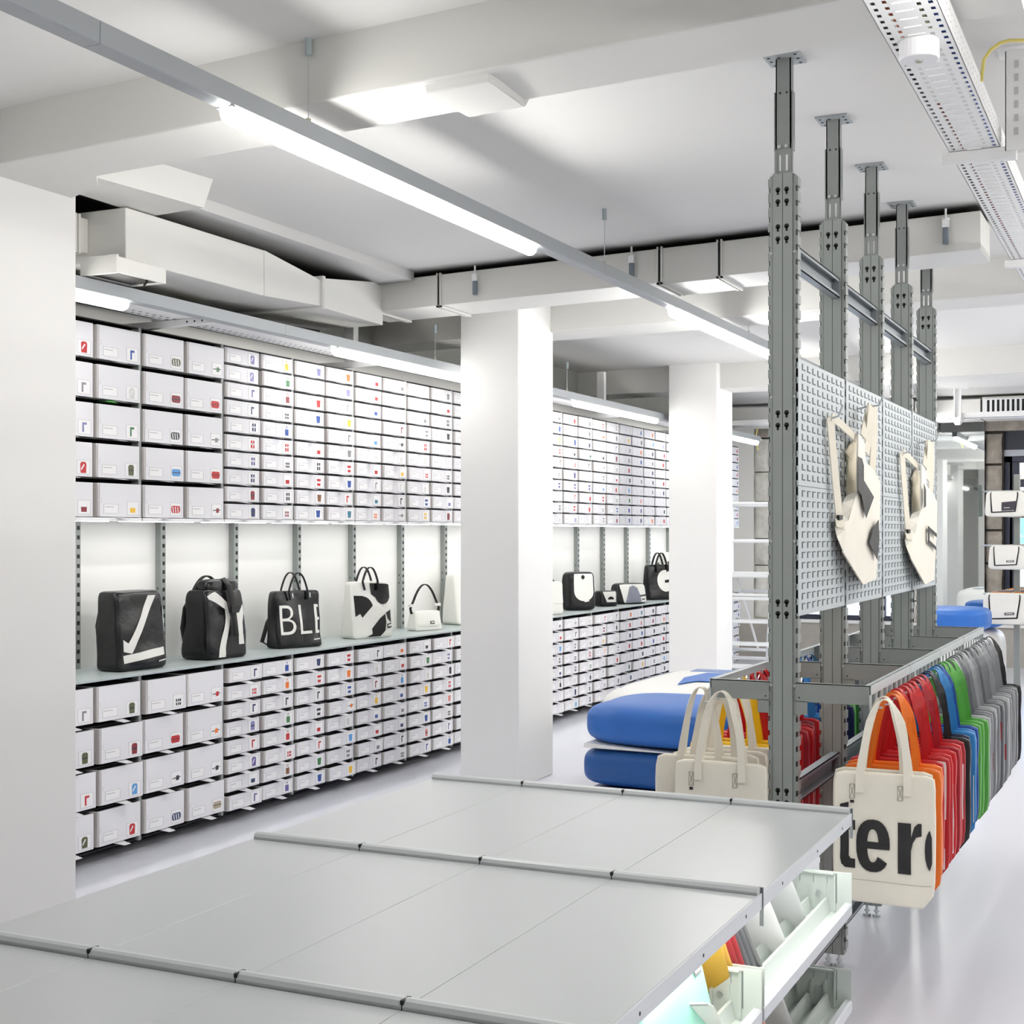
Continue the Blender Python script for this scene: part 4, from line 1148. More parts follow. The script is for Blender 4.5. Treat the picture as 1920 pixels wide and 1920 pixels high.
# ================================================================ POST RACK
PXC, PY0, PDY = -1.18, 4.71, .78
PYS = [PY0 + PDY * i for i in range(5)]
rack = empty('hanging_rack', (PXC, 6.3, 0), 'grey steel rack of five ceiling-braced posts with comb rails for tote bags', 'rack')
WORLD_ = WORLD
TOPZ = 2.92
def keyhole(m, x, y, z, r=.0085):
    pts = [(x + r * math.cos(a), y, z + r * math.sin(a)) for a in [2 * PI * k / 12 for k in range(12)]]
    m.poly(pts)
    m.poly([(x - r * .45, y, z), (x + r * .45, y, z), (x + r * .45, y, z - r * 2), (x - r * .45, y, z - r * 2)])
def make_post(i, y):
    z0 = .055
    m = MB()
    for s in (-1, 1):
        a, b = sorted((PXC + s * .001, PXC + s * .034))
        m.box(a, b, y - .030, y + .030, z0, TOPZ)
        a, b = sorted((PXC + s * .036, PXC + s * .045))
        m.box(a, b, y - .026, y + .026, z0, TOPZ - .008)
        a, b = sorted((PXC + s * .030, PXC + s * .040))
        m.box(a, b, y - .022, y + .022, z0, TOPZ - .004)
    p = m.build('post', M_GREY, rack)
    org = WORLD['%s' % p.name]
    m = MB()
    k = 0; z = z0 + .02
    while z < TOPZ - .04:
        for s in (-1, 1):
            a, b = sorted((PXC + s * .045, PXC + s * .0515))
            m.box(a, b, y - .025, y + .018, z, z + .030)
        z += .05
    m.build('post_teeth', M_GREY, p)
    m = MB(); z = z0 + .052
    while z < TOPZ - .04:
        for s in (-1, 1):
            a, b = sorted((PXC + s * .0445, PXC + s * .0475))
            m.box(a, b, y - .0262, y - .006, z, z + .017)
        z += .05
    m.build('post_slots', M_SLOT, p)
    m = MB().box(PXC - .001, PXC + .001, y - .0295, y + .02, z0, TOPZ)
    m.build('seam', M_SLOT, p)
    m = MB(); yy = y - .0304
    zs = [2.864, 2.824, 2.106, 2.064, 1.464, 1.424, .823, .783] + ([2.739, 2.697] if i == 0 else [])
    if i == 0:
        for z in zs:
            for s in (-.016, .014): keyhole(m, PXC + s, yy, z)
    else:
        for z in (2.864, 2.818):
            for s in (-.016, .014): keyhole(m, PXC + s, yy, z)
    m.build('keyholes', M_BLACK, p)
    m = MB()
    for k in range(6):
        z = .2 + k * .49
        for s in (-.040, .040): m.cyl((PXC + s, y - .0265, z), (PXC + s, y - .029, z), .005, 8)
    m.build('rivet', mat('rivet_pale', '#b9bdb9', .4), p)
    # telescopic extension up to the ceiling
    e = MB()
    e.box(PXC - .026, PXC + .026, y + .012, y + .016, 3.04, CZ)
    e.box(PXC - .026, PXC + .026, y - .020, y - .016, 3.005, CZ)
    for s in (-1, 1):
        a, b = sorted((PXC + s * .022, PXC + s * .026)); e.box(a, b, y - .02, y + .016, 2.80, CZ)
        a, b = sorted((PXC + s * .028, PXC + s * .032)); e.box(a, b, y - .018, y + .014, 3.0, 3.20)
    e.box(PXC - .031, PXC + .031, y - .017, y - .014, 2.80, 2.93)
    e.box(PXC - .031, PXC + .031, y - .017, y - .014, 2.985, 3.02)
    for a, b in ((-.031, -.017), (-.009, .007), (.015, .031)):
        e.box(PXC + a, PXC + b, y - .017, y - .014, 2.93, 2.985)
    e.build('extension', M_GREYD, p)
    m = MB()
    for s in (-.013, .011):
        m.cyl((PXC + s, y - .020, 3.012), (PXC + s, y - .026, 3.012), .0065, 6)
    m.build('bolt', M_STEEL, p)
    m = MB()
    for s in (-.011, .012): m.cyl((PXC + s, y - .0198, 3.195), (PXC + s, y - .0206, 3.195), .004, 8)
    m.build('hole', M_SLOT, p)
    MB().box(PXC - .062, PXC + .062, y - .062, y + .062, CZ - .008, CZ).build('ceiling_plate', mat('plate_grey', '#9aa0a2', .4), p, bevel=.001)
    m = MB()
    for a, b in ((-.046, -.04), (.046, -.045), (-.046, .0), (.046, .0), (-.043, .044), (.044, .044), (-.012, -.03), (-.012, .03)):
        m.cyl((PXC + a, y + b, CZ - .0085), (PXC + a, y + b, CZ - .0092), .006, 8)
    m.build('plate_hole', M_SLOT, p)
    f = MB()
    for s in (-.022, .020):
        f.cyl((PXC + s, y, 0), (PXC + s, y, .012), .017, 10).cyl((PXC + s, y, .012), (PXC + s, y, .06), .006, 8).cyl((PXC + s, y, .022), (PXC + s, y, .032), .012, 6)
    f.build('levelling_foot', M_STEEL, p)
for i, y in enumerate(PYS): make_post(i, y)
for i in range(4):
    ya, yb = PYS[i] + .03, PYS[i + 1] - .02
    for z0, z1 in ((2.612, 2.688), (.765, .845), (.135, .205)):
        m = MB().box(PXC - .004, PXC + .0, ya - .02, yb + .05, z0, z1)
        m.box(PXC, PXC + .028, ya, yb, z1 - .004, z1).box(PXC, PXC + .028, ya, yb, z0, z0 + .004)
        m.box(PXC + .026, PXC + .028, ya, yb, z1 - .014, z1).box(PXC + .026, PXC + .028, ya, yb, z0, z0 + .014)
        m.box(PXC - .004, PXC + .026, yb - .016, yb - .012, z0, z1)
        bm_ = m.build('spine_beam', mat('beam_grey', '#8d9499', .4, metal=.1), rack)
        q = MB()
        for zz in (z0 + .012, z1 - .012): q.cyl((PXC + .016, yb - .016, zz), (PXC + .016, yb - .022, zz), .006, 6)
        q.cyl((PXC - .008, yb - .016, z1 - .012), (PXC - .008, yb - .022, z1 - .012), .006, 6)
        q.build('bolt', M_STEEL, bm_)
RX0, RX1 = -1.432, -.885
for i, y in enumerate(PYS):
    yy = y - .034
    m = MB().box(RX0, PXC - .046, yy, yy + .004, 1.128, 1.192).box(PXC + .046, RX1, yy, yy + .004, 1.128, 1.192)
    m.box(PXC - .085, PXC - .046, yy, yy + .004, 1.085, 1.13).box(PXC + .046, PXC + .085, yy, yy + .004, 1.085, 1.13)
    m.box(RX0, PXC - .046, yy, yy + .022, 1.189, 1.192).box(PXC + .046, RX1, yy, yy + .022, 1.189, 1.192)
    a = m.build('cross_arm', M_GREYD, rack)
    q = MB()
    for s in (-.058, .058): q.cyl((PXC + s, yy, 1.142), (PXC + s, yy - .0006, 1.142), .003, 6)
    q.build('hole', M_SLOT, a)
for x, s in ((RX0, -1), (RX1, 1)):
    for i in range(4):
        ya, yb = PYS[i] - .034, PYS[i + 1] - .036
        m = MB().box(x - .003, x + .003, ya, yb, 1.162, 1.193)
        a_, b_ = sorted((x, x - s * .018)); m.box(a_, b_, ya, yb, 1.190, 1.193)
        r = m.build('comb_rail', mat('rail_grey', '#c3c9cb', .4), rack)
        m = MB()
        n = 8
        for k in range(n + 1):
            yk = ya + k * (yb - ya) / n
            m.box(x - .003, x + .003, yk - .007, yk + .007, 1.112, 1.162)
            a_, b_ = sorted((x + s * .022, x - s * .003)); m.box(a_, b_, yk - .007, yk + .007, 1.108, 1.113)
        m.build('comb_teeth', mat('rail_grey', '#c3c9cb', .4), r)
        MB().box(x - .004, x + .004, yb - .004, yb + .002, 1.105, 1.196).build('rail_joint', M_TRIM, r)

# ---- pegboard panels
PBX = -1.127
PGW = .752
LOUV = {}
pegs = []
for i in range(4):
    for lev, (z0, z1, rows) in enumerate(((1.8585, 2.290, 12), (1.416, 1.8575, 12))):
        y0 = 4.685 + PDY * i
        t = empty('pegboard_panel', (PBX, y0, z0), '%s grey louvred steel panel, %s from the near post' % (('upper', 'lower')[lev], ORD[i]), 'panel', 'louvred panels on the post rack')
        m = MB().box(PBX - .0015, PBX, y0, y0 + PGW, z0, z1)
        m.box(PBX - .016, PBX, y0, y0 + .0015, z0, z1).box(PBX - .016, PBX, y0 + PGW - .0015, y0 + PGW, z0, z1)
        m.box(PBX - .016, PBX, y0, y0 + PGW, z0, z0 + .0015).box(PBX - .016, PBX, y0, y0 + PGW, z1 - .0015, z1)
        m.build('sheet', M_PANEL, t, bevel=.0015)
        dk_, tg = MB(), MB()
        for a in range(9):
            for b in range(rows):
                yc = y0 + .075 + a * (PGW - .13) / 8; zc = z0 + .030 + b * (z1 - z0 - .055) / (rows - 1)
                dk_.box(PBX, PBX + .0005, yc - .026, yc + .026, zc - .0110, zc + .0110)
                lo, hi = (zc - .0070, zc + .0111) if lev == 0 else (zc - .0111, zc + .0075)
                tg.box(PBX + .0002, PBX + .0013, yc - .012, yc + .0262, lo, hi)
        dk_.build('louvre_openings', mat('louvre_dark', '#4c5257', .6), t)
        tg.build('louvres', M_PANEL, t)

# ---- crossbody bags hung on the panels
M_CREAM = mat('cream_truck_tarp', '#f4efe3', .42, var=.05, scale=9, bump=.12, bscale=14)
M_CREAMD = mat('cream_inside', '#e6dcc4', .6, var=.05)
def ray_x(px, py, X):
    a = (px - 960) / FPX; b = (998 - py) / FPX
    c, s = math.cos(YAW), math.sin(YAW)
    d = (a * c - s, a * s + c, b)
    t = X / d[0]
    return Vector((X, t * d[1], EYE + t * d[2]))
def sling_bag(label, dy, dz, dark):
    """soft cross-body bag hung from two hooks: front panel, gusset, open back panel and two strap ends"""
    sh = Vector((0, dy, dz))
    def g(x, y, X):                       # first bag's outline in image crop pixels, cast from the camera to plane X
        return ray_x(1540 + x / 5.19, 750 + y / 5.19, X) + sh
    def gx(x, y, o=0.0): return g(x, y, -1.085 + .055 * (x - 215) / 360 + o)
    t = empty('sling_bag', g(350, 1200, PBX), label, 'bag')
    def sheet(name, P3, m_, th=.006, dome=.010):
        n = len(P3); c = sum(P3, Vector()) / n; c.x += dome
        mid = [p.lerp(c, .5) + Vector((dome * .45, 0, 0)) for p in P3]
        off = Vector((th, 0, 0))
        vv = P3 + mid + [c] + [p - off for p in P3]
        fc = [(i, (i + 1) % n, n + (i + 1) % n, n + i) for i in range(n)] + [(n + i, n + (i + 1) % n, 2 * n) for i in range(n)]
        fc += [(i, 2 * n + 1 + i, 2 * n + 1 + (i + 1) % n, (i + 1) % n) for i in range(n)] + [tuple(2 * n + 1 + i for i in range(n))]
        o = MB().add(vv, fc).build(name, m_, t, fix=True)
        return o
    front = [(352, 880), (300, 1050), (245, 1255), (215, 1480), (410, 1800), (535, 1740), (545, 1560), (570, 1170), (575, 800), (520, 690), (432, 600), (425, 430), (388, 352), (362, 338), (356, 600)]
    sheet('front_panel', [gx(*p) for p in front], M_CREAM, dome=.004)
    sheet('back_panel', [g(x, y, -1.112) for x, y in [(245, 515), (300, 410), (345, 380), (372, 500), (372, 900), (330, 930), (258, 915), (268, 600), (262, 550)]], M_CREAMD, dome=.003)
    side = [((352, 880), (258, 915)), ((330, 960), (238, 935)), ((300, 1050), (205, 1000)), ((270, 1170), (195, 1120)), ((245, 1255), (130, 1240)), ((215, 1480), (150, 1330)), ((215, 1480), (205, 1475))]
    m = MB()
    for (a, b), (c, d) in zip(side, side[1:]):
        m.poly([gx(*a), g(*b, -1.106), g(*d, -1.106), gx(*c)])
    m.build('gusset', M_CREAM, t)
    # lower fold closing the bag between front panel and board
    lowf = [(215, 1480), (410, 1800), (535, 1740), (545, 1560), (570, 1170)]
    m = MB()
    for a, b in zip(lowf, lowf[1:]):
        m.poly([gx(*a), gx(*b), g(b[0] - 12, b[1] - 25, -1.115), g(a[0] - 12, a[1] - 25, -1.115)])
    m.build('base_fold', M_CREAM, t)
    for k, pl in enumerate(dark):
        P3 = [gx(x, y, .009) for x, y in pl]
        MB().prism(P3, (.0012, -.0003, 0)).build('black_shape', M_TARPBLACK, t, fix=True)
    st = mat('cream_webbing', '#e6dfd0', .7)
    def strap(pts, w_, wd):
        MB().ribbon([g(*p) for p in pts], wd, w_, .004).build('strap', st, t)
    strap([(84, 160, -1.105), (112, 480, -1.103), (145, 850, -1.10), (174, 1130, -1.098)], .052, (.25, 1, 0))
    strap([(100, 165, -1.10), (180, 225, -1.10), (260, 300, -1.10), (340, 375, -1.10)], .030, (.1, .2, 1))
    strap([(482, 55, -1.06), (470, 200, -1.058), (455, 420, -1.056), (430, 510, -1.055)], .038, (.3, 1, 0))
    strap([(478, 60, -1.075), (440, 200, -1.07), (408, 360, -1.065)], .035, (.3, 1, 0))
    strap([(510, 55, -1.065), (515, 300, -1.06), (505, 520, -1.06), (495, 690, -1.06)], .048, (.3, 1, 0))
    p, q = g(150, 1130, -1.10), g(210, 1160, -1.09)
    MB().box(min(p.x, q.x), max(p.x, q.x), min(p.y, q.y), max(p.y, q.y), q.z - .004, p.z + .004).build('buckle', mat('black_plastic', '#202022', .35), t)
    strap([(178, 1150, -1.098), (180, 1200, -1.09), (182, 1250, -1.088)], .05, (.3, 1, 0))
    for (x, y, X) in ((88, 160, -1.105), (490, 55, -1.068)):
        b = g(x, y, X)
        MB().tube([Vector((PBX, b.y, b.z - .012)), Vector((PBX + .03, b.y, b.z - .006)), b + Vector((.03, 0, 0)), b + Vector((.045, .0, .04))], .004, 6).build('hook', M_PANEL, t)
    return t
D1 = [[(355, 550), (395, 570), (412, 640), (412, 780), (510, 945), (435, 1150), (410, 1050), (390, 930), (356, 880)], [(556, 1165), (500, 1250), (465, 1390), (545, 1560), (562, 1350)]]
sling_bag('cream sling bag with large black patches hanging on the near panels', 0, 0, D1)
D2 = [[(385, 560), (412, 640), (412, 840), (385, 860)], [(440, 1080), (560, 1180), (560, 1225), (440, 1130)], [(440, 1240), (555, 1340), (555, 1385), (440, 1290)], [(440, 1080), (462, 1100), (462, 1290), (440, 1270)]]
sling_bag('cream sling bag with small dark printing hanging on the far panels', 1.52, -.05, D2)

# ================================================================ TOTE BAGS
M_TOTE = mat_objcolor('tote_tarp', .38, .05, 14)
M_TOTEC = mat_objcolor('tote_canvas', .7, .03, 30)
TC = dict(cream='#efe9dc', orange='#ee7410', red='#c8141c', crimson='#a91626', black='#1d1e20', skyblue='#2f83c6', blue='#1a4a9c', navy='#16274f', green='#57a845', darkgreen='#2c6b34',
          grey='#8a8c90', palegrey='#a9abad', slate='#6f7378', yellow='#f2c30d', wine='#7d1320', teal='#1d5a7c')
TW, TH_ = .325, .425
def tote_mesh(seed):
    s = Soft(TW, .022, TH_, p=16, top=(1, 1), amp=.006, seed=seed, freq=9)
    m = s.body(8)
    for p in m.v:
        lim = TW / 2 - max(0, .05 - p.z) * .75
        p.x = max(-lim, min(lim, p.x))
        p.z += -.235 - TH_
    me = m.mesh('body', [M_TOTE], Vector((0, 0, 0)), True)
    bm = bmesh.new(); bm.from_mesh(me); bmesh.ops.remove_doubles(bm, verts=bm.verts, dist=.0006); bm.to_mesh(me); bm.free()
    return s, me
TB = [tote_mesh(k) for k in range(4)]
TBC = []
for s, me in TB[:2]:
    m2 = me.copy(); m2.materials[0] = M_TOTEC; TBC.append((s, m2))
def strap_mesh(seed, dy):
    r = random.Random(seed)
    a = .072 + r.uniform(-.006, .006)
    j = lambda: r.uniform(-.006, .006)
    L = [(-a, dy * 1.3, -.30), (-a, dy * 1.2, -.235), (-a * .86 + j(), dy, -.15), (-a * .62 + j(), dy * .8, -.07), (-a * .34, dy * .6, -.018), (-.008, dy * .5, .003), (.012, dy * .5, .003),
         (a * .38, dy * .6, -.018), (a * .66 + j(), dy * .8, -.07), (a * .9 + j(), dy, -.15), (a, dy * 1.2, -.235), (a, dy * 1.3, -.30)]
    # smooth the path
    pts = []
    V = [Vector(p) for p in L]
    for i in range(len(V) - 1):
        p0, p1, p2, p3 = V[max(i - 1, 0)], V[i], V[i + 1], V[min(i + 2, len(V) - 1)]
        for k in range(2):
            t = k / 2
            pts.append(.5 * ((2 * p1) + (p2 - p0) * t + (2 * p0 - 5 * p1 + 4 * p2 - p3) * t * t + (3 * p1 - p0 - 3 * p2 + p3) * t ** 3))
    pts.append(V[-1])
    def wd(u):
        h = min(1, abs(u - .5) / .30)
        return (h, 1.0 * (1 - h) + .15, 0)
    m = MB().ribbon(pts, wd, lambda u: .010 + .015 * min(1, abs(u - .5) / .42), .004)
    return m.mesh('strap', [M_TOTE], Vector((0, 0, 0)), False)
STR = [(strap_mesh(k, -.014), strap_mesh(k + 20, .012)) for k in range(3)]
STRC = []
for p in STR[:2]:
    q = []
    for me in p:
        m2 = me.copy(); m2.materials[0] = M_TOTEC; q.append(m2)
    STRC.append(q)
RT = random.Random(8)
def tote(x, y, z, color, label, rz=0, patches=(), canvas=False, group=None, seed=0):
    t = empty('tote_bag', (x, y, z), label, 'bag', group)
    t.rotation_euler = (RT.uniform(-.02, .02), 0, rz)
    s, me = (TBC if canvas else TB)[seed % (2 if canvas else 4)]
    c = lin(TC[color])
    f_ = RT.uniform(.86, 1.08)
    c = tuple(min(1, v * f_) for v in c[:3]) + (1,)
    o = bpy.data.objects.new('body', me); COL.objects.link(o); o.parent = t; o.color = c
    for me2 in (STRC if canvas else STR)[seed % (2 if canvas else 3)]:
        q = bpy.data.objects.new('strap', me2); COL.objects.link(q); q.parent = t; q.color = c
    for polys, m_, nm in patches:
        m = s.face(polys, .0035); m.xform(Matrix.Translation((0, 0, -.235 - TH_)))
        # keep the print inside the cut corners
        soft_build(m, nm, m_, t)
    return t
M_PW = mat('patch_white', '#ecebe8', .45); M_PK = mat('patch_black', '#2b2a2c', .45); M_PR = mat('patch_red', '#a3282d', .45); M_PB = mat('patch_blue', '#2a5fae', .4); M_PS = mat('patch_slate', '#51565e', .45)
M_THREAD = mat('stitch_thread', '#8d877c', .7)
def R_(u0, u1, v0, v1): return [(u0, v0), (u1, v0), (u1, v1), (u0, v1)]
def line(u0, v0, u1, v1, w_=.006):
    d = Vector((u1 - u0, v1 - v0)).normalized() * w_; n = Vector((-d.y, d.x)) * .7
    return [(u0 - n.x, v0 - n.y), (u1 - n.x, v1 - n.y), (u1 + n.x, v1 + n.y), (u0 + n.x, v0 + n.y)]
stitch = lambda u, v: [line(u - .05, v - .11, u + .05, v - .11), line(u - .05, v + .11, u + .05, v + .11), line(u - .05, v - .11, u - .05, v + .11, .008), line(u + .05, v - .11, u + .05, v + .11, .008),
                       line(u - .05, v - .11, u + .05, v + .11), line(u + .05, v - .11, u - .05, v + .11)]
def place(polys, u0, u1, v0, v1): return [[(u0 + x * (u1 - u0), v0 + y * (v1 - v0)) for x, y in pl] for pl in polys]
def ring(a0, a1, sx=.335, sy=.185, n=22):
    """stroke segments of a bold round letter in the unit square, from angle A0 to A1"""
    def sup(a, rx, ry, p=2.35):
        c, s_ = math.cos(a), math.sin(a)
        return (.5 + rx * math.copysign(abs(c) ** (2 / p), c), .5 + ry * math.copysign(abs(s_) ** (2 / p), s_))
    A = [a0 + (a1 - a0) * i / n for i in range(n + 1)]
    return [[sup(p, .5, .5), sup(q, .5, .5), sup(q, .5 - sx, .5 - sy), sup(p, .5 - sx, .5 - sy)] for p, q in zip(A, A[1:])]
G_e = ring(.0, PI * 2 - .62) + [[(.165, .44), (.99, .44), (.998, .50), (.835, .50), (.835, .575), (.165, .575)]]
G_o = ring(0, 2 * PI)
G_r = [[(0, 0), (.56, 0), (.56, .46), (.56, .72), (.56, .99), (0, .99)], [(.56, .46), (.64, .62), (.78, .73), (1, .76), (1, 1), (.86, 1), (.70, .93), (.56, .72)]]
G_t = [[(.12, .14), (.62, .18), (.62, 1), (.12, .96)], [(.12, .14), (.20, .05), (.42, 0), (1, 0), (1, .14), (.74, .14), (.62, .18)], [(0, .58), (.12, .58), (.12, .73), (0, .73)], [(.62, .58), (1, .58), (1, .73), (.62, .73)]]
L_ = [place(G_t, -.90, -.555, -.48, .53), place(G_e, -.54, .13, -.515, .29), place(G_r, .285, .74, -.50, .285)]
o_ = []
for pl in place(G_o, .80, 1.46, -.51, .285):
    if max(p[0] for p in pl) <= 1.14: o_.append([(min(p[0], .955), p[1]) for p in pl])
o_ = [pl for pl in o_ if max(p[0] for p in pl) - min(p[0] for p in pl) > .004 and sum(1 for p in pl if p[0] >= .9549) < 3]
RZ = 1.150; XR_ = -.862
first = [(q_, M_PK, 'lettering') for q_ in L_] + [ (o_, M_PK, 'lettering'), (stitch(.33, .72), M_THREAD, 'stitching'), (stitch(-.62, .70), M_THREAD, 'stitching'),
         ([R_(-.66, -.58, .52, .565)], M_PK, 'name_label'), ([line(-.98, -.645, .95, -.66, .004)], M_THREAD, 'stitching')]
right = [('cream', first), ('cream', [([R_(.55, .90, -.6, .9)], M_PW, 'white_patch'), ([R_(.90, .96, .0, .35)], M_PR, 'red_patch')]), ('orange', []), ('orange', []),
         ('red', [([R_(.0, .93, .86, .96), R_(.80, .93, .25, .96)], M_PW, 'white_border')]), ('red', [([R_(.0, .93, .86, .96), R_(.72, .93, -.02, .96)], M_PW, 'white_border'), ([R_(.70, .90, -.85, -.5)], M_PW, 'white_patch')]),
         ('red', [([R_(.78, .93, -.6, .1)], M_PW, 'white_patch')]), ('red', [([R_(.80, .96, -.75, .45)], M_PW, 'white_patch')]), ('crimson', [([R_(.50, .66, .1, .7)], M_PK, 'black_patch')]), ('red', [([R_(.55, .92, -.6, .0)], M_PW, 'white_patch')]), ('crimson', [([R_(.92, .97, -.4, .6)], M_PW, 'white_patch')]),
         ('black', []), ('navy', []), ('skyblue', [([R_(.94, .97, -.7, .2)], M_PW, 'white_patch')]), ('skyblue', []), ('blue', []),
         ('green', [([R_(-.2, .55, -.35, .96)], M_PW, 'white_patch')]), ('green', [([R_(-.9, .78, -.55, .93)], M_PW, 'white_patch')]), ('green', [([R_(.5, .85, .3, .98)], M_PB, 'blue_patch')])]
greys = ['palegrey', 'slate', 'grey', 'grey', 'palegrey', 'grey', 'slate', 'grey', 'grey', 'palegrey', 'grey', 'grey', 'slate', 'grey', 'grey', 'slate', 'black']
gp = {3: [([R_(.7, .93, -.3, .1)], M_PR, 'red_patch')], 5: [([R_(.55, .80, -.2, .75)], M_PS, 'slate_patch')], 6: [([R_(.84, .95, .2, .6)], M_PR, 'red_patch')], 8: [([R_(.68, .95, -.35, .0)], M_PR, 'red_patch')],
      10: [([R_(.7, .76, .3, .6)], M_PK, 'black_patch')], 12: [([R_(.72, .94, .45, .98)], M_PW, 'white_patch')], 15: [([R_(.66, .9, -.1, .35), R_(.66, .9, -.55, -.2)], M_PK, 'black_patch'), ([R_(.66, .9, -.2, -.1)], M_PW, 'white_patch')]}
right += [(c, gp.get(i, [])) for i, c in enumerate(greys)]
y = 4.635; STEP = .0862
for i, (c, pt) in enumerate(right):
    what = {'cream': 'cream canvas tote bag', 'palegrey': 'pale grey tote bag', 'skyblue': 'sky blue tote bag'}.get(c, c + ' tote bag')
    if i == 0: lab = 'cream canvas tote bag printed with big black letters, front of the aisle-side rail'
    else:
        ex = ''
        names = [p[2].replace('_', ' ') for p in pt]
        if names: ex = ' with ' + names[0]
        lab = '%s%s, %s from the front of the aisle-side rail' % (what, ex, ORD[i])
    tote(XR_ + .018 + (RT.uniform(-.008, .008) if i else .012), y, RZ, c, lab, RT.uniform(-.05, .05) if i else -.02, pt, canvas=(c == 'cream'), group='totes on the aisle-side rail', seed=i)
    y += STEP if i else .075
left = ['cream', 'cream', 'cream', 'cream', 'cream', 'yellow', 'yellow', 'red', 'red', 'red', 'crimson', 'red', 'crimson', 'wine', 'red', 'skyblue', 'skyblue', 'blue', 'teal', 'blue', 'navy', 'green', 'darkgreen', 'green', 'slate', 'grey', 'grey', 'slate', 'grey', 'black', 'slate', 'grey', 'slate', 'grey', 'black']
lp = {0: [(stitch(.33, .72), M_THREAD, 'stitching'), (stitch(-.62, .70), M_THREAD, 'stitching'), ([R_(-.66, -.58, .52, .565)], M_PK, 'name_label')],
      1: [([R_(.0, .92, .80, .96), R_(.80, .95, -.9, .96)], M_PR, 'red_border')], 9: [([R_(.0, .8, .5, .62)], M_PW, 'white_patch')], 12: [([R_(-.3, .4, -.5, .1)], M_PW, 'white_patch')]}
y = 4.635
for i, c in enumerate(left):
    what = {'cream': 'cream canvas tote bag', 'skyblue': 'sky blue tote bag'}.get(c, c + ' tote bag')
    lab = '%s, %s from the front of the wall-side rail' % (what, ORD[i])
    tote(RX0 - .025 + (.075 if i == 0 else RT.uniform(-.03, .015)), y, RZ, c, lab, (.0 if i == 0 else RT.uniform(-.06, .06)), lp.get(i, []), canvas=(c == 'cream'), group='totes on the wall-side rail', seed=i)
    y += .0885
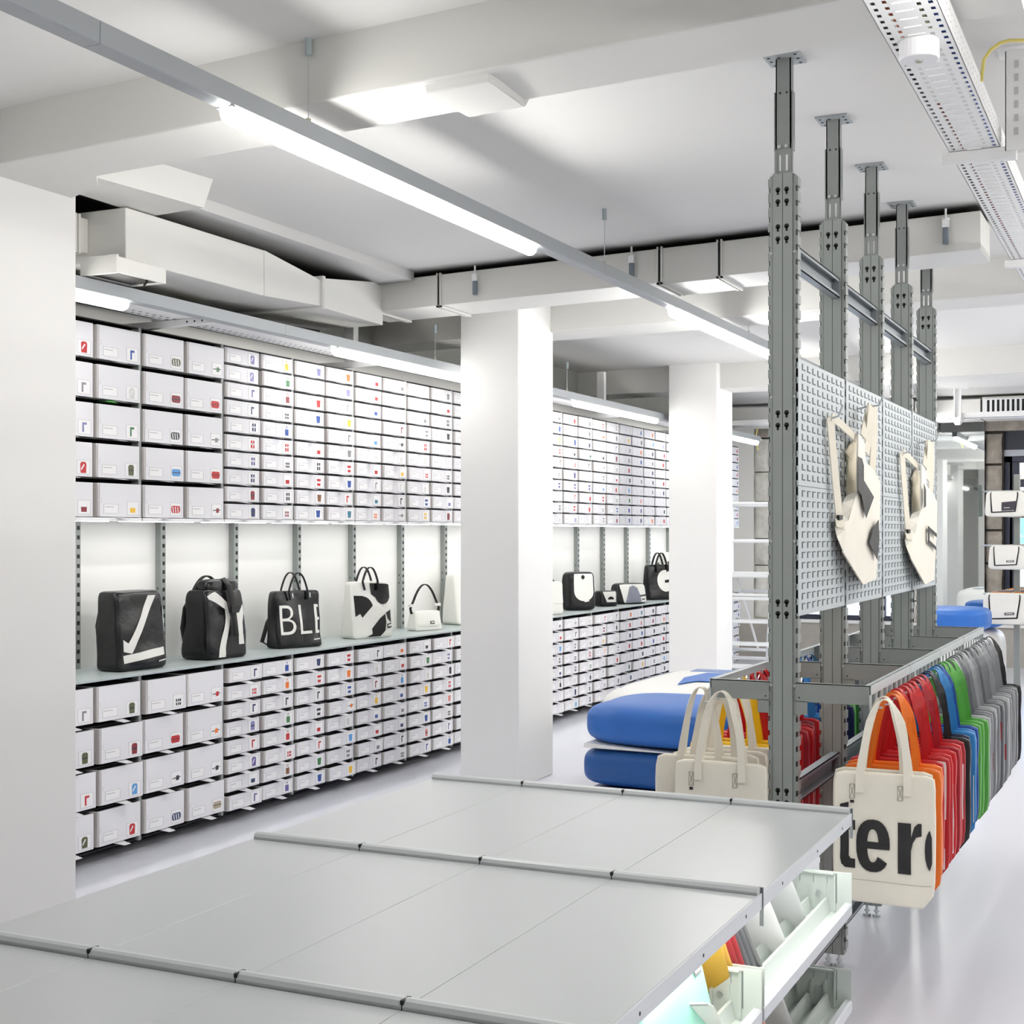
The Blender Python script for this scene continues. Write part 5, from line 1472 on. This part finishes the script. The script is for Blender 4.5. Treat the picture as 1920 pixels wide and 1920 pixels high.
# ================================================================ DISPLAY TABLES WITH BINS
TX = [-2.213, -1.883, -1.537, -1.189, -.835]
TZ = .88
def table(yf, idx):
    y0, y1 = yf - 1.0, yf
    lab = ('farthest grey steel display table, beside the hanging totes', 'middle grey steel display table between the two raised rails', 'nearest grey steel display table, cut off by the picture edge')[idx]
    t = empty('display_table', ((TX[0] + TX[-1]) / 2, (y0 + y1) / 2, 0), lab, 'table', 'grey display tables in one row')
    for a, b in zip(TX, TX[1:]):
        MB().box(a + .0005, b - .0005, y0 + .001, y1 - .034, TZ - .02, TZ).build('top_panel', M_TABLE, t, bevel=.0012)
        n = 10
        prof = [(y1 - .030, TZ - .012), (y1 - .031, TZ + .006), (y1 - .026, TZ + .0135), (y1 - .018, TZ + .017), (y1 - .010, TZ + .0165), (y1 - .004, TZ + .013), (y1 - .001, TZ + .006), (y1 - .001, TZ - .012)]
        MB().prism([(a + .0015, yy, zz) for yy, zz in prof], (b - a - .003, 0, 0)).build('edge_rail', M_TRIM, t, fix=True)
        MB().box(b - .0035, b + .0035, y1 - .030, y1 - .003, TZ - .012, TZ + .0155).build('rail_joint', M_SLOT, t) if b != TX[-1] else None
    MB().box(TX[0], TX[-1] - .001, y0, y1 - .002, TZ - .026, TZ - .021).build('sub_frame', M_TRIM, t)
    MB().box(TX[-1] - .001, TX[-1] + .003, y0, y1 - .004, TZ - .036, TZ - .001).build('side_lip', mat('lip_pale_grey', '#cdd0d6', .4), t)
    MB().box(TX[0] - .002, TX[0], y0, y1 - .004, TZ - .036, TZ - .001).build('side_lip', mat('lip_pale_grey', '#cdd0d6', .4), t)
    MB().box(TX[-1] - .003, TX[-1] + .005, y1 - .006, y1 - .001, TZ - .075, TZ + .012).build('rail_end_plate', mat('end_plate_grey', '#5f6568', .4), t)
    m = MB()
    for yy in (y0 + .18, y0 + .55, y0 + .86): m.cyl((TX[-1] + .003, yy, TZ - .020), (TX[-1] + .0036, yy, TZ - .020), .004, 8)
    m.build('lip_hole', M_SLOT, t)
    MB().box(TX[-1] - .065, TX[-1] - .02, y0 + .01, y1 - .02, TZ - .050, TZ - .036).build('led_housing', M_WHITEP, t)
    MB().box(TX[-1] - .062, TX[-1] - .024, y0 + .02, y1 - .03, TZ - .062, TZ - .050).build('led_strip', M_TSTRIP, t)
    for x in (-2.12, -1.50):
        for yy in (y0 + .06, y1 - .08):
            MB().box(x - .03, x + .03, yy - .02, yy + .02, 0, TZ - .026).build('leg', M_GREY, t)
    MB().box(-1.53, -1.50, y0 + .02, y1 - .02, .05, TZ - .03).build('back_panel', M_TRIM, t)
    # bins: sheet trays with a rolled lip, ridges and slotted end plates
    for lev, zb in enumerate((.583, .300, .02)):
        xo = TX[-1] + .004
        bn = MB()
        bn.box(-1.50, xo - .03, y0 + .012, y1 - .012, zb, zb + .004)
        b = bn.build('bin', M_BIN, t)
        pr = [(xo - .034, zb), (xo - .002, zb - .002), (xo, zb + .004), (xo, zb + .030), (xo - .004, zb + .034), (xo - .018, zb + .036), (xo - .020, zb + .030), (xo - .030, zb + .010)]
        MB().prism([(px_, y0 + .008, pz) for px_, pz in pr], (0, .984, 0)).build('front_lip', mat('lip_pale_grey', '#cdd0d6', .4), b, fix=True)
        for xr, hh in ((xo - .075, .045), (xo - .130, .040), (xo - .185, .036)):
            MB().prism([(xr - .016, y0 + .012, zb), (xr + .016, y0 + .012, zb), (xr + .006, y0 + .012, zb + hh), (xr - .002, y0 + .012, zb + hh)], (0, .976, 0)).build('ridge', M_BIN, b, fix=True)
        for ye, s in ((y1 - .010, -1), (y0 + .010, 1)):
            ya, yb2 = sorted((ye, ye + .003 * s))
            MB().box(-1.50, xo, ya, yb2, zb, zb + .122).build('end_plate', M_BIN, b, bevel=.001)
            q = MB()
            ya, yb2 = sorted((ye + .003 * s, ye + .014 * s))
            q.box(-1.50, xo - .048, ya, yb2, zb + .114, zb + .118).box(xo - .050, xo - .046, ya, yb2, zb + .012, zb + .118)
            q.box(-1.50, xo - .16, ya, yb2, zb + .10, zb + .104)
            q.build('end_flange', M_BIN, b)
            ya, yb2 = sorted((ye + .003 * s, ye + .0036 * s))
            q = MB()
            for k in range(6):
                xs = xo - .072 - k * .040
                q.box(xs - .0008, xs + .0008, ya, yb2, zb + .085, zb + .106)
            q.box(xo - .0475, xo - .043, ya, yb2, zb + .030, zb + .116)
            q.build('end_slot', mat('slot_green_grey', '#7d8782', .6), b)
            q = MB()
            for k in range(6):
                xs = xo - .072 - k * .040
                ya2, yb3 = sorted((ye + .003 * s, ye + .009 * s))
                q.hexa([(xs - .010, ya2, zb + .030), (xs - .002, ya2, zb + .030), (xs - .002, yb3, zb + .030), (xs - .010, yb3, zb + .030)],
                       [(xs - .010, ya2, zb + .074), (xs - .002, ya2, zb + .084), (xs - .002, yb3, zb + .084), (xs - .010, yb3, zb + .074)])
            q.build('divider_tab', M_BIN, b)
            MB().cyl((xo - .098, ye + .003 * s, zb + .056), (xo - .098, ye + .008 * s, zb + .056), .007, 10).build('rivet', M_STEEL, b)
    return t
for i, yf in enumerate((4.12, 3.12, 2.12)): table(yf, i)

# ---- sleeves and pouches standing in the bins
def sleeve(label, x1, wd_, y, z, h, lean, color, th=.012, rough=.45, name='sleeve', patch=None, seed=0, grp='sleeves and pouches in the table bins', thin=False):
    """flat pouch across the bin, its top tilted towards the entrance by LEAN metres"""
    t = empty(name, (x1, y, z), label, 'pouch', grp)
    rz = .55
    t.rotation_euler = (0, 0, rz)
    lx, ly = -lean * math.sin(rz), -lean * math.cos(rz)
    s_ = Soft(wd_, th, h, p=9, amp=.003, seed=seed)
    m = s_.body(7)
    for p in m.v: p.x += lx * (p.z / h) - wd_ / 2; p.y += ly * (p.z / h)
    soft_build(m, 'body', mat_thin('sheet_' + color.lstrip('#'), color) if thin else mat('pouch_' + color.lstrip('#'), color, rough, var=.06, scale=14), t)
    local(MB().ribbon([(-wd_ + .01 + lx, ly, h - .004), (lx - .01, ly, h - .004)], (0, 1, 0), .007, .003), 'zip', mat('zip_grey', '#8f9090', .5), t)
    return t
zb = .590
sleeve('silvery white sleeve leaning last in the upper bin of the farthest table', -.911, .30, 3.916, zb, .25, .285, '#e6e7e7', seed=1, thin=True)
sleeve('plain white sleeve in the upper bin, in front of the silvery one', -.906, .30, 3.667, zb, .25, .285, '#f8f8f7', seed=2, thin=True)
for k, (c, lab) in enumerate((('#8d8e8c', 'grey sleeve directly in front of the plain white sleeve'), ('#77797c', 'grey sleeve between two other grey sleeves in the upper bin'), ('#72767b', 'grey sleeve touching the red pouches'),
                              ('#c4202c', 'red pouch next to the grey sleeves'), ('#b81a26', 'red pouch next to the yellow pouches'), ('#e9bc4d', 'yellow pouch next to the red pouches'), ('#e2b23c', 'yellow pouch next to the black one'))):
    sleeve(lab, -.908, .30, 3.437 - k * .041, zb, .25, .275 - k * .012, c, th=.026, seed=3 + k)
sleeve('black pouch lying at the near end of the upper far bin', -.92, .28, 3.15, zb, .08, .01, '#2b2a2b', th=.026, seed=12)
zb2 = .306
sleeve('plain white sleeve leaning in the lower bin of the farthest table', -.91, .28, 3.80, zb2, .25, .27, '#f8f8f7', seed=20, thin=True)
sleeve('salmon pink sleeve in the lower bin of the farthest table', -.905, .28, 3.60, zb2, .25, .27, '#e8a88e', th=.02, seed=21)
sleeve('white sleeve in front of the salmon pink one in the lower bin', -.905, .28, 3.50, zb2, .25, .27, '#ececea', th=.02, seed=22)
def pouch_along(label, x, y0, y1, z, h, lean, color, seed, tagc=None):
    """flat pouch facing the aisle, its top tilted back under the table"""
    L = y1 - y0
    t = empty('pouch', (x, (y0 + y1) / 2, z), label, 'pouch', 'pouches in the bin of the middle table')
    t.rotation_euler = (0, 0, R90)
    s_ = Soft(L, .016, h, p=10, amp=.004, seed=seed)
    m = s_.body(8)
    for p in m.v: p.y += lean * p.z / h; p.x -= .02 * p.z / h
    soft_build(m, 'body', mat('pouch_' + color.lstrip('#'), color, .42, var=.05, scale=10), t)
    if tagc:
        for polys, mm, nm in tagc:
            m = s_.face(polys, .004)
            for p in m.v: p.y += lean * p.z / h; p.x -= .02 * p.z / h
            soft_build(m, nm, mm, t)
    local(MB().tube([(-L / 2, lean, h), (L / 2 - .02, lean, h)], .006, 6), 'zip', mat('pouch_' + color.lstrip('#'), color), t)
    return t
pouch_along('mint green pouch with a small dark and white tag in the middle table bin', -.905, 2.60, 2.985, .590, .185, .035, '#a6e6d2', 31, [([R_(.62, .86, .62, .80)], mat('tag_grey', '#7b7b7b', .5), 'tag'), ([R_(.65, .83, .68, .74)], M_PW, 'tag_print')])
pouch_along('lilac pouch tucked behind the mint green pouch', -.928, 2.585, 2.975, .590, .195, .035, '#b98fc4', 32)
pouch_along('white pouch with a black corner behind the lilac pouch', -.953, 2.62, 2.985, .590, .215, .035, '#f4f2e4', 33, [([R_(-.45, .15, .55, .92)], M_PK, 'black_patch')])
pouch_along('yellow-edged pouch behind the white pouch in the middle table bin', -.978, 2.60, 3.0, .590, .222, .035, '#f0d659', 34, [([R_(.2, .5, .75, .92)], M_PK, 'black_patch')])
sleeve('cream sleeve lying flat beside the mint green pouch', -.875, .20, 2.99, .590, .11, .12, '#f1efe9', seed=36)

# ================================================================ FOLDED TARPS
def tarp(label, xc, yc, z, wd_, dp, ht, m_, seed, p=4.2, amp=.020, extra=None):
    t = empty('folded_tarp', (xc, yc, z), label, 'tarp')
    s_ = Soft(wd_, dp, ht, p=p, amp=amp, seed=seed, freq=5.0)
    soft_build(s_.body(16), 'folded_sheet', m_, t)
    if extra: extra(t, s_)
    return t
M_TW = mat('white_tarp_matt', '#f3f2ef', .42, var=.02, bump=.08, bscale=8)
def liner(t, s_):
    local(MB().hexa([(-.46, -.43, .004), (.47, -.43, -.002), (.47, .4, -.002), (-.46, .4, .004)], [(-.45, -.435, .03), (.1, -.43, .004), (.1, .4, .004), (-.45, .4, .03)]), 'white_lining', M_TW, t)
tarp('bright blue folded truck tarp on top of the stack beside the post rack', -2.60, 7.93, .450, 1.04, .92, .265, M_BLUE, 41, p=3.6, extra=liner)
tarp('dark blue folded truck tarp under the bright blue one', -2.60, 7.93, .22, 1.02, .90, .235, M_BLUED, 42, p=5)
tarp('dark blue folded truck tarp at the bottom of the stack', -2.60, 7.93, 0, 1.02, .90, .22, M_BLUED, 43, p=5)
def blue_mark(t, s_):
    m = MB()
    pl = [(-.30, -.55), (-.22, -.30), (.55, -.25), (.62, .1), (.30, .1), (.22, -.02), (-.12, -.08), (-.02, .35), (-.35, .30), (-.42, -.1)]
    m.prism([tuple(s_.pt(u, v, .999) + Vector((0, 0, .006))) for u, v in pl], (0, 0, .004))
    local(m, 'blue_letter', M_BLUE, t)
    local(MB().ribbon([tuple(s_.pt(-.9, v, .999) + Vector((0, 0, .004))) for v in (-.7, -.3, .1, .5, .9)], (1, 0, 0), .012, .003), 'fold_line', mat('fold_grey', '#9da3b2', .5), t)
    local(MB().ribbon([tuple(s_.pt(u, .55, .999) + Vector((0, 0, .004))) for u in (-.6, -.1, .4, .9)], (0, 1, 0), .18, .003), 'blue_band', mat('faded_blue_print', '#7f93c2', .5), t)
tarp('large white folded truck tarp with part of a blue letter behind the blue stack', -2.78, 9.55, 0, 1.45, 1.9, .665, M_TW, 44, p=6, amp=.02, extra=blue_mark)
for k, (z, h, m_, lab) in enumerate(((0, .37, M_BLUED, 'lowest blue tarp of the stack at the window end'), (.37, .37, M_TW, 'white tarp in the middle of the stack at the window end'), (.74, .235, M_BLUE, 'bright blue tarp on top of the stack at the window end'))):
    tarp(lab, -1.86, 14.2, z, .62, .8, h, m_, 50 + k, p=4)
tarp('flat white and blue tarp on the floor in front of the mirror', -2.1, 16.6, 0, .9, .8, .62, M_TW, 57, p=5)
tarp('blue tarp lying on the white one in front of the mirror', -2.1, 16.6, .62, .85, .75, .14, M_BLUE, 58, p=4)

# ================================================================ WHITE PLATFORM LADDER
ld = empty('platform_ladder', (-4.3, 15.6, 0), 'white tubular platform ladder beside the end of the wall shelving', 'ladder')
LX0, LX1, LY0, LY1 = -4.72, -4.02, 15.2, 16.3
def rail_(pts, nm='handrail', r=.018): MB().tube(pts, r, 8).build(nm, M_WHITEP, ld, smooth=True)
for y in (LY0, LY1):
    rail_([(LX1, y, .05), (LX1 + .06, y, 1.1), (LX1 + .06, y, 2.02)], 'upright')
    rail_([(LX0, y, .05), (LX0, y, 2.02)], 'upright')
    for z in (2.02, 1.60): rail_([(LX0, y, z), (LX1 + .06, y, z)])
    rail_([(LX0, y, 1.0), (LX1 + .05, y, 1.0)], 'brace'); rail_([(LX0, y, .30), (LX1 + .02, y, .30)], 'brace')
    rail_([(LX0 + .05, y, 1.2), (LX0 + .32, y, .30)], 'brace', .015)
for x in (LX0, LX1 + .06):
    rail_([(x, LY0, 2.02), (x, LY1, 2.02)]); rail_([(x, LY0, 1.6), (x, LY1, 1.6)]); rail_([(x, LY0, .12), (x, LY1, .12)], 'brace')
for k, z in enumerate((1.20, .95, .70, .46, .22)):
    a = k * .10
    MB().box(LX0 + .0, LX1 + .10 + a * .25, LY0 - .02 - a, LY0 + .20 - a, z, z + .055 if k == 0 else z + .03).build('step', M_WHITEP, ld, bevel=.004)
MB().box(LX0, LX1 + .08, LY0, LY1, 1.19, 1.215).build('platform', M_WHITEP, ld)
for x in (LX0, LX1 - .0):
    for y in (LY0, LY1):
        m = MB().cyl((x - .012, y, .04), (x + .012, y, .04), .04, 12)
        m.build('caster', mat('caster_black', '#2a2a2c', .6), ld)

# ================================================================ MESSENGER BAG STAND
st = empty('bag_stand', (-1.5, 15.5, 0), 'grey stand with three steel rails of messenger bags in front of the stone pier', 'rack')
MB().box(-1.73, -1.70, 14.86, 14.94, 1.86, 2.18).build('side_plate', mat('stand_green_grey', '#59645f', .5), st)
for x, y in ((-1.40, 15.3), (-1.40, 17.0)): MB().box(x - .03, x + .03, y - .03, y + .03, 0, 2.3).build('post', M_GREY, st)
for z in (2.115, 1.565, 1.075):
    m = MB().cyl((-1.70, 14.95, z), (-1.10, 14.95, z), .010, 8).cyl((-1.42, 14.95, z), (-1.42, 17.2, z), .012, 8)
    m.build('rail', M_STEEL, st)
def messenger(x, y, z, w_, h, m_, m_edge, label, patch=None, tagp=(-.1, .22)):
    t = empty('messenger_bag', (x, y, z - h), label, 'bag', 'messenger bags on the stand at the window end')
    t.rotation_euler = (0, 0, .06)
    s_ = Soft(w_, .10, h, p=8, top=(.92, .6), amp=.006, seed=int(y * 10))
    soft_build(s_.body(8), 'body', m_, t)
    soft_build(s_.face([[(-.80, .99), (.70, .99), (.50, -.62), (-.68, -.70)]], .006), 'flap_edge', m_edge, t)
    soft_build(s_.face([[(-.74, .99), (.64, .99), (.44, -.54), (-.61, -.61)]], .010), 'flap', m_, t)
    if patch: soft_build(s_.face([patch], .0125), 'dark_patch', mat('patch_plum', '#3c3842', .45), t)
    a, b_ = tagp
    soft_build(s_.face([[(a, -.40), (b_ + .06, -.37), (b_ + .06, -.22), (a, -.25)]], .014), 'name_label', M_PK, t)
    soft_build(s_.face([[(a + .05, -.34), (b_ + .01, -.32), (b_ + .01, -.27), (a + .05, -.29)]], .016), 'name_label_print', M_PW, t)
    for sx in (.36, .50): local(MB().ribbon([(sx * w_, -.02, h * .92), (sx * w_ + .015, -.03, h * .7), (sx * w_ + .01, -.03, h * .45)], (1, 0, 0), .03, .006), 'strap', M_WEB, t)
    return t
M_MW = mat('messenger_white', '#edebe4', .42, var=.03, bump=.1, bscale=14)
cols = ['#c9a34a', '#b0383f', '#4d8f86', '#d8d2c6', '#c77d3b', '#3e4f7a', '#9a9a9c']
for lev, (z, w_, h) in enumerate(((2.118, .40, .262), (1.568, .37, .245), (1.085, .46, .315))):
    x = (-1.475, -1.455, -1.47)[lev]
    messenger(x, 14.90, z, w_, h, M_MW, M_TARPBLACK, ('white messenger bag with a dark plum patch, on the top rail of the stand', 'plain white messenger bag on the middle rail of the stand', 'white messenger bag on the lowest rail, the widest of the three')[lev],
              [(-.18, .12), (.58, .22), (.46, -.50), (-.18, -.55)] if lev == 0 else None, (-.05, .30) if lev else (-.12, .22))
    for k in range(7):
        c = cols[(k + lev * 2) % 7]
        messenger(x + .03 * (k + 1) * .6, 15.16 + k * .26, z + .004, w_, h, mat('messenger_' + c.lstrip('#'), c, .45, var=.05), M_TARPBLACK,
                  'coloured messenger bag, %s behind the white one on the %s rail' % (ORD[k], ('top', 'middle', 'lowest')[lev]))
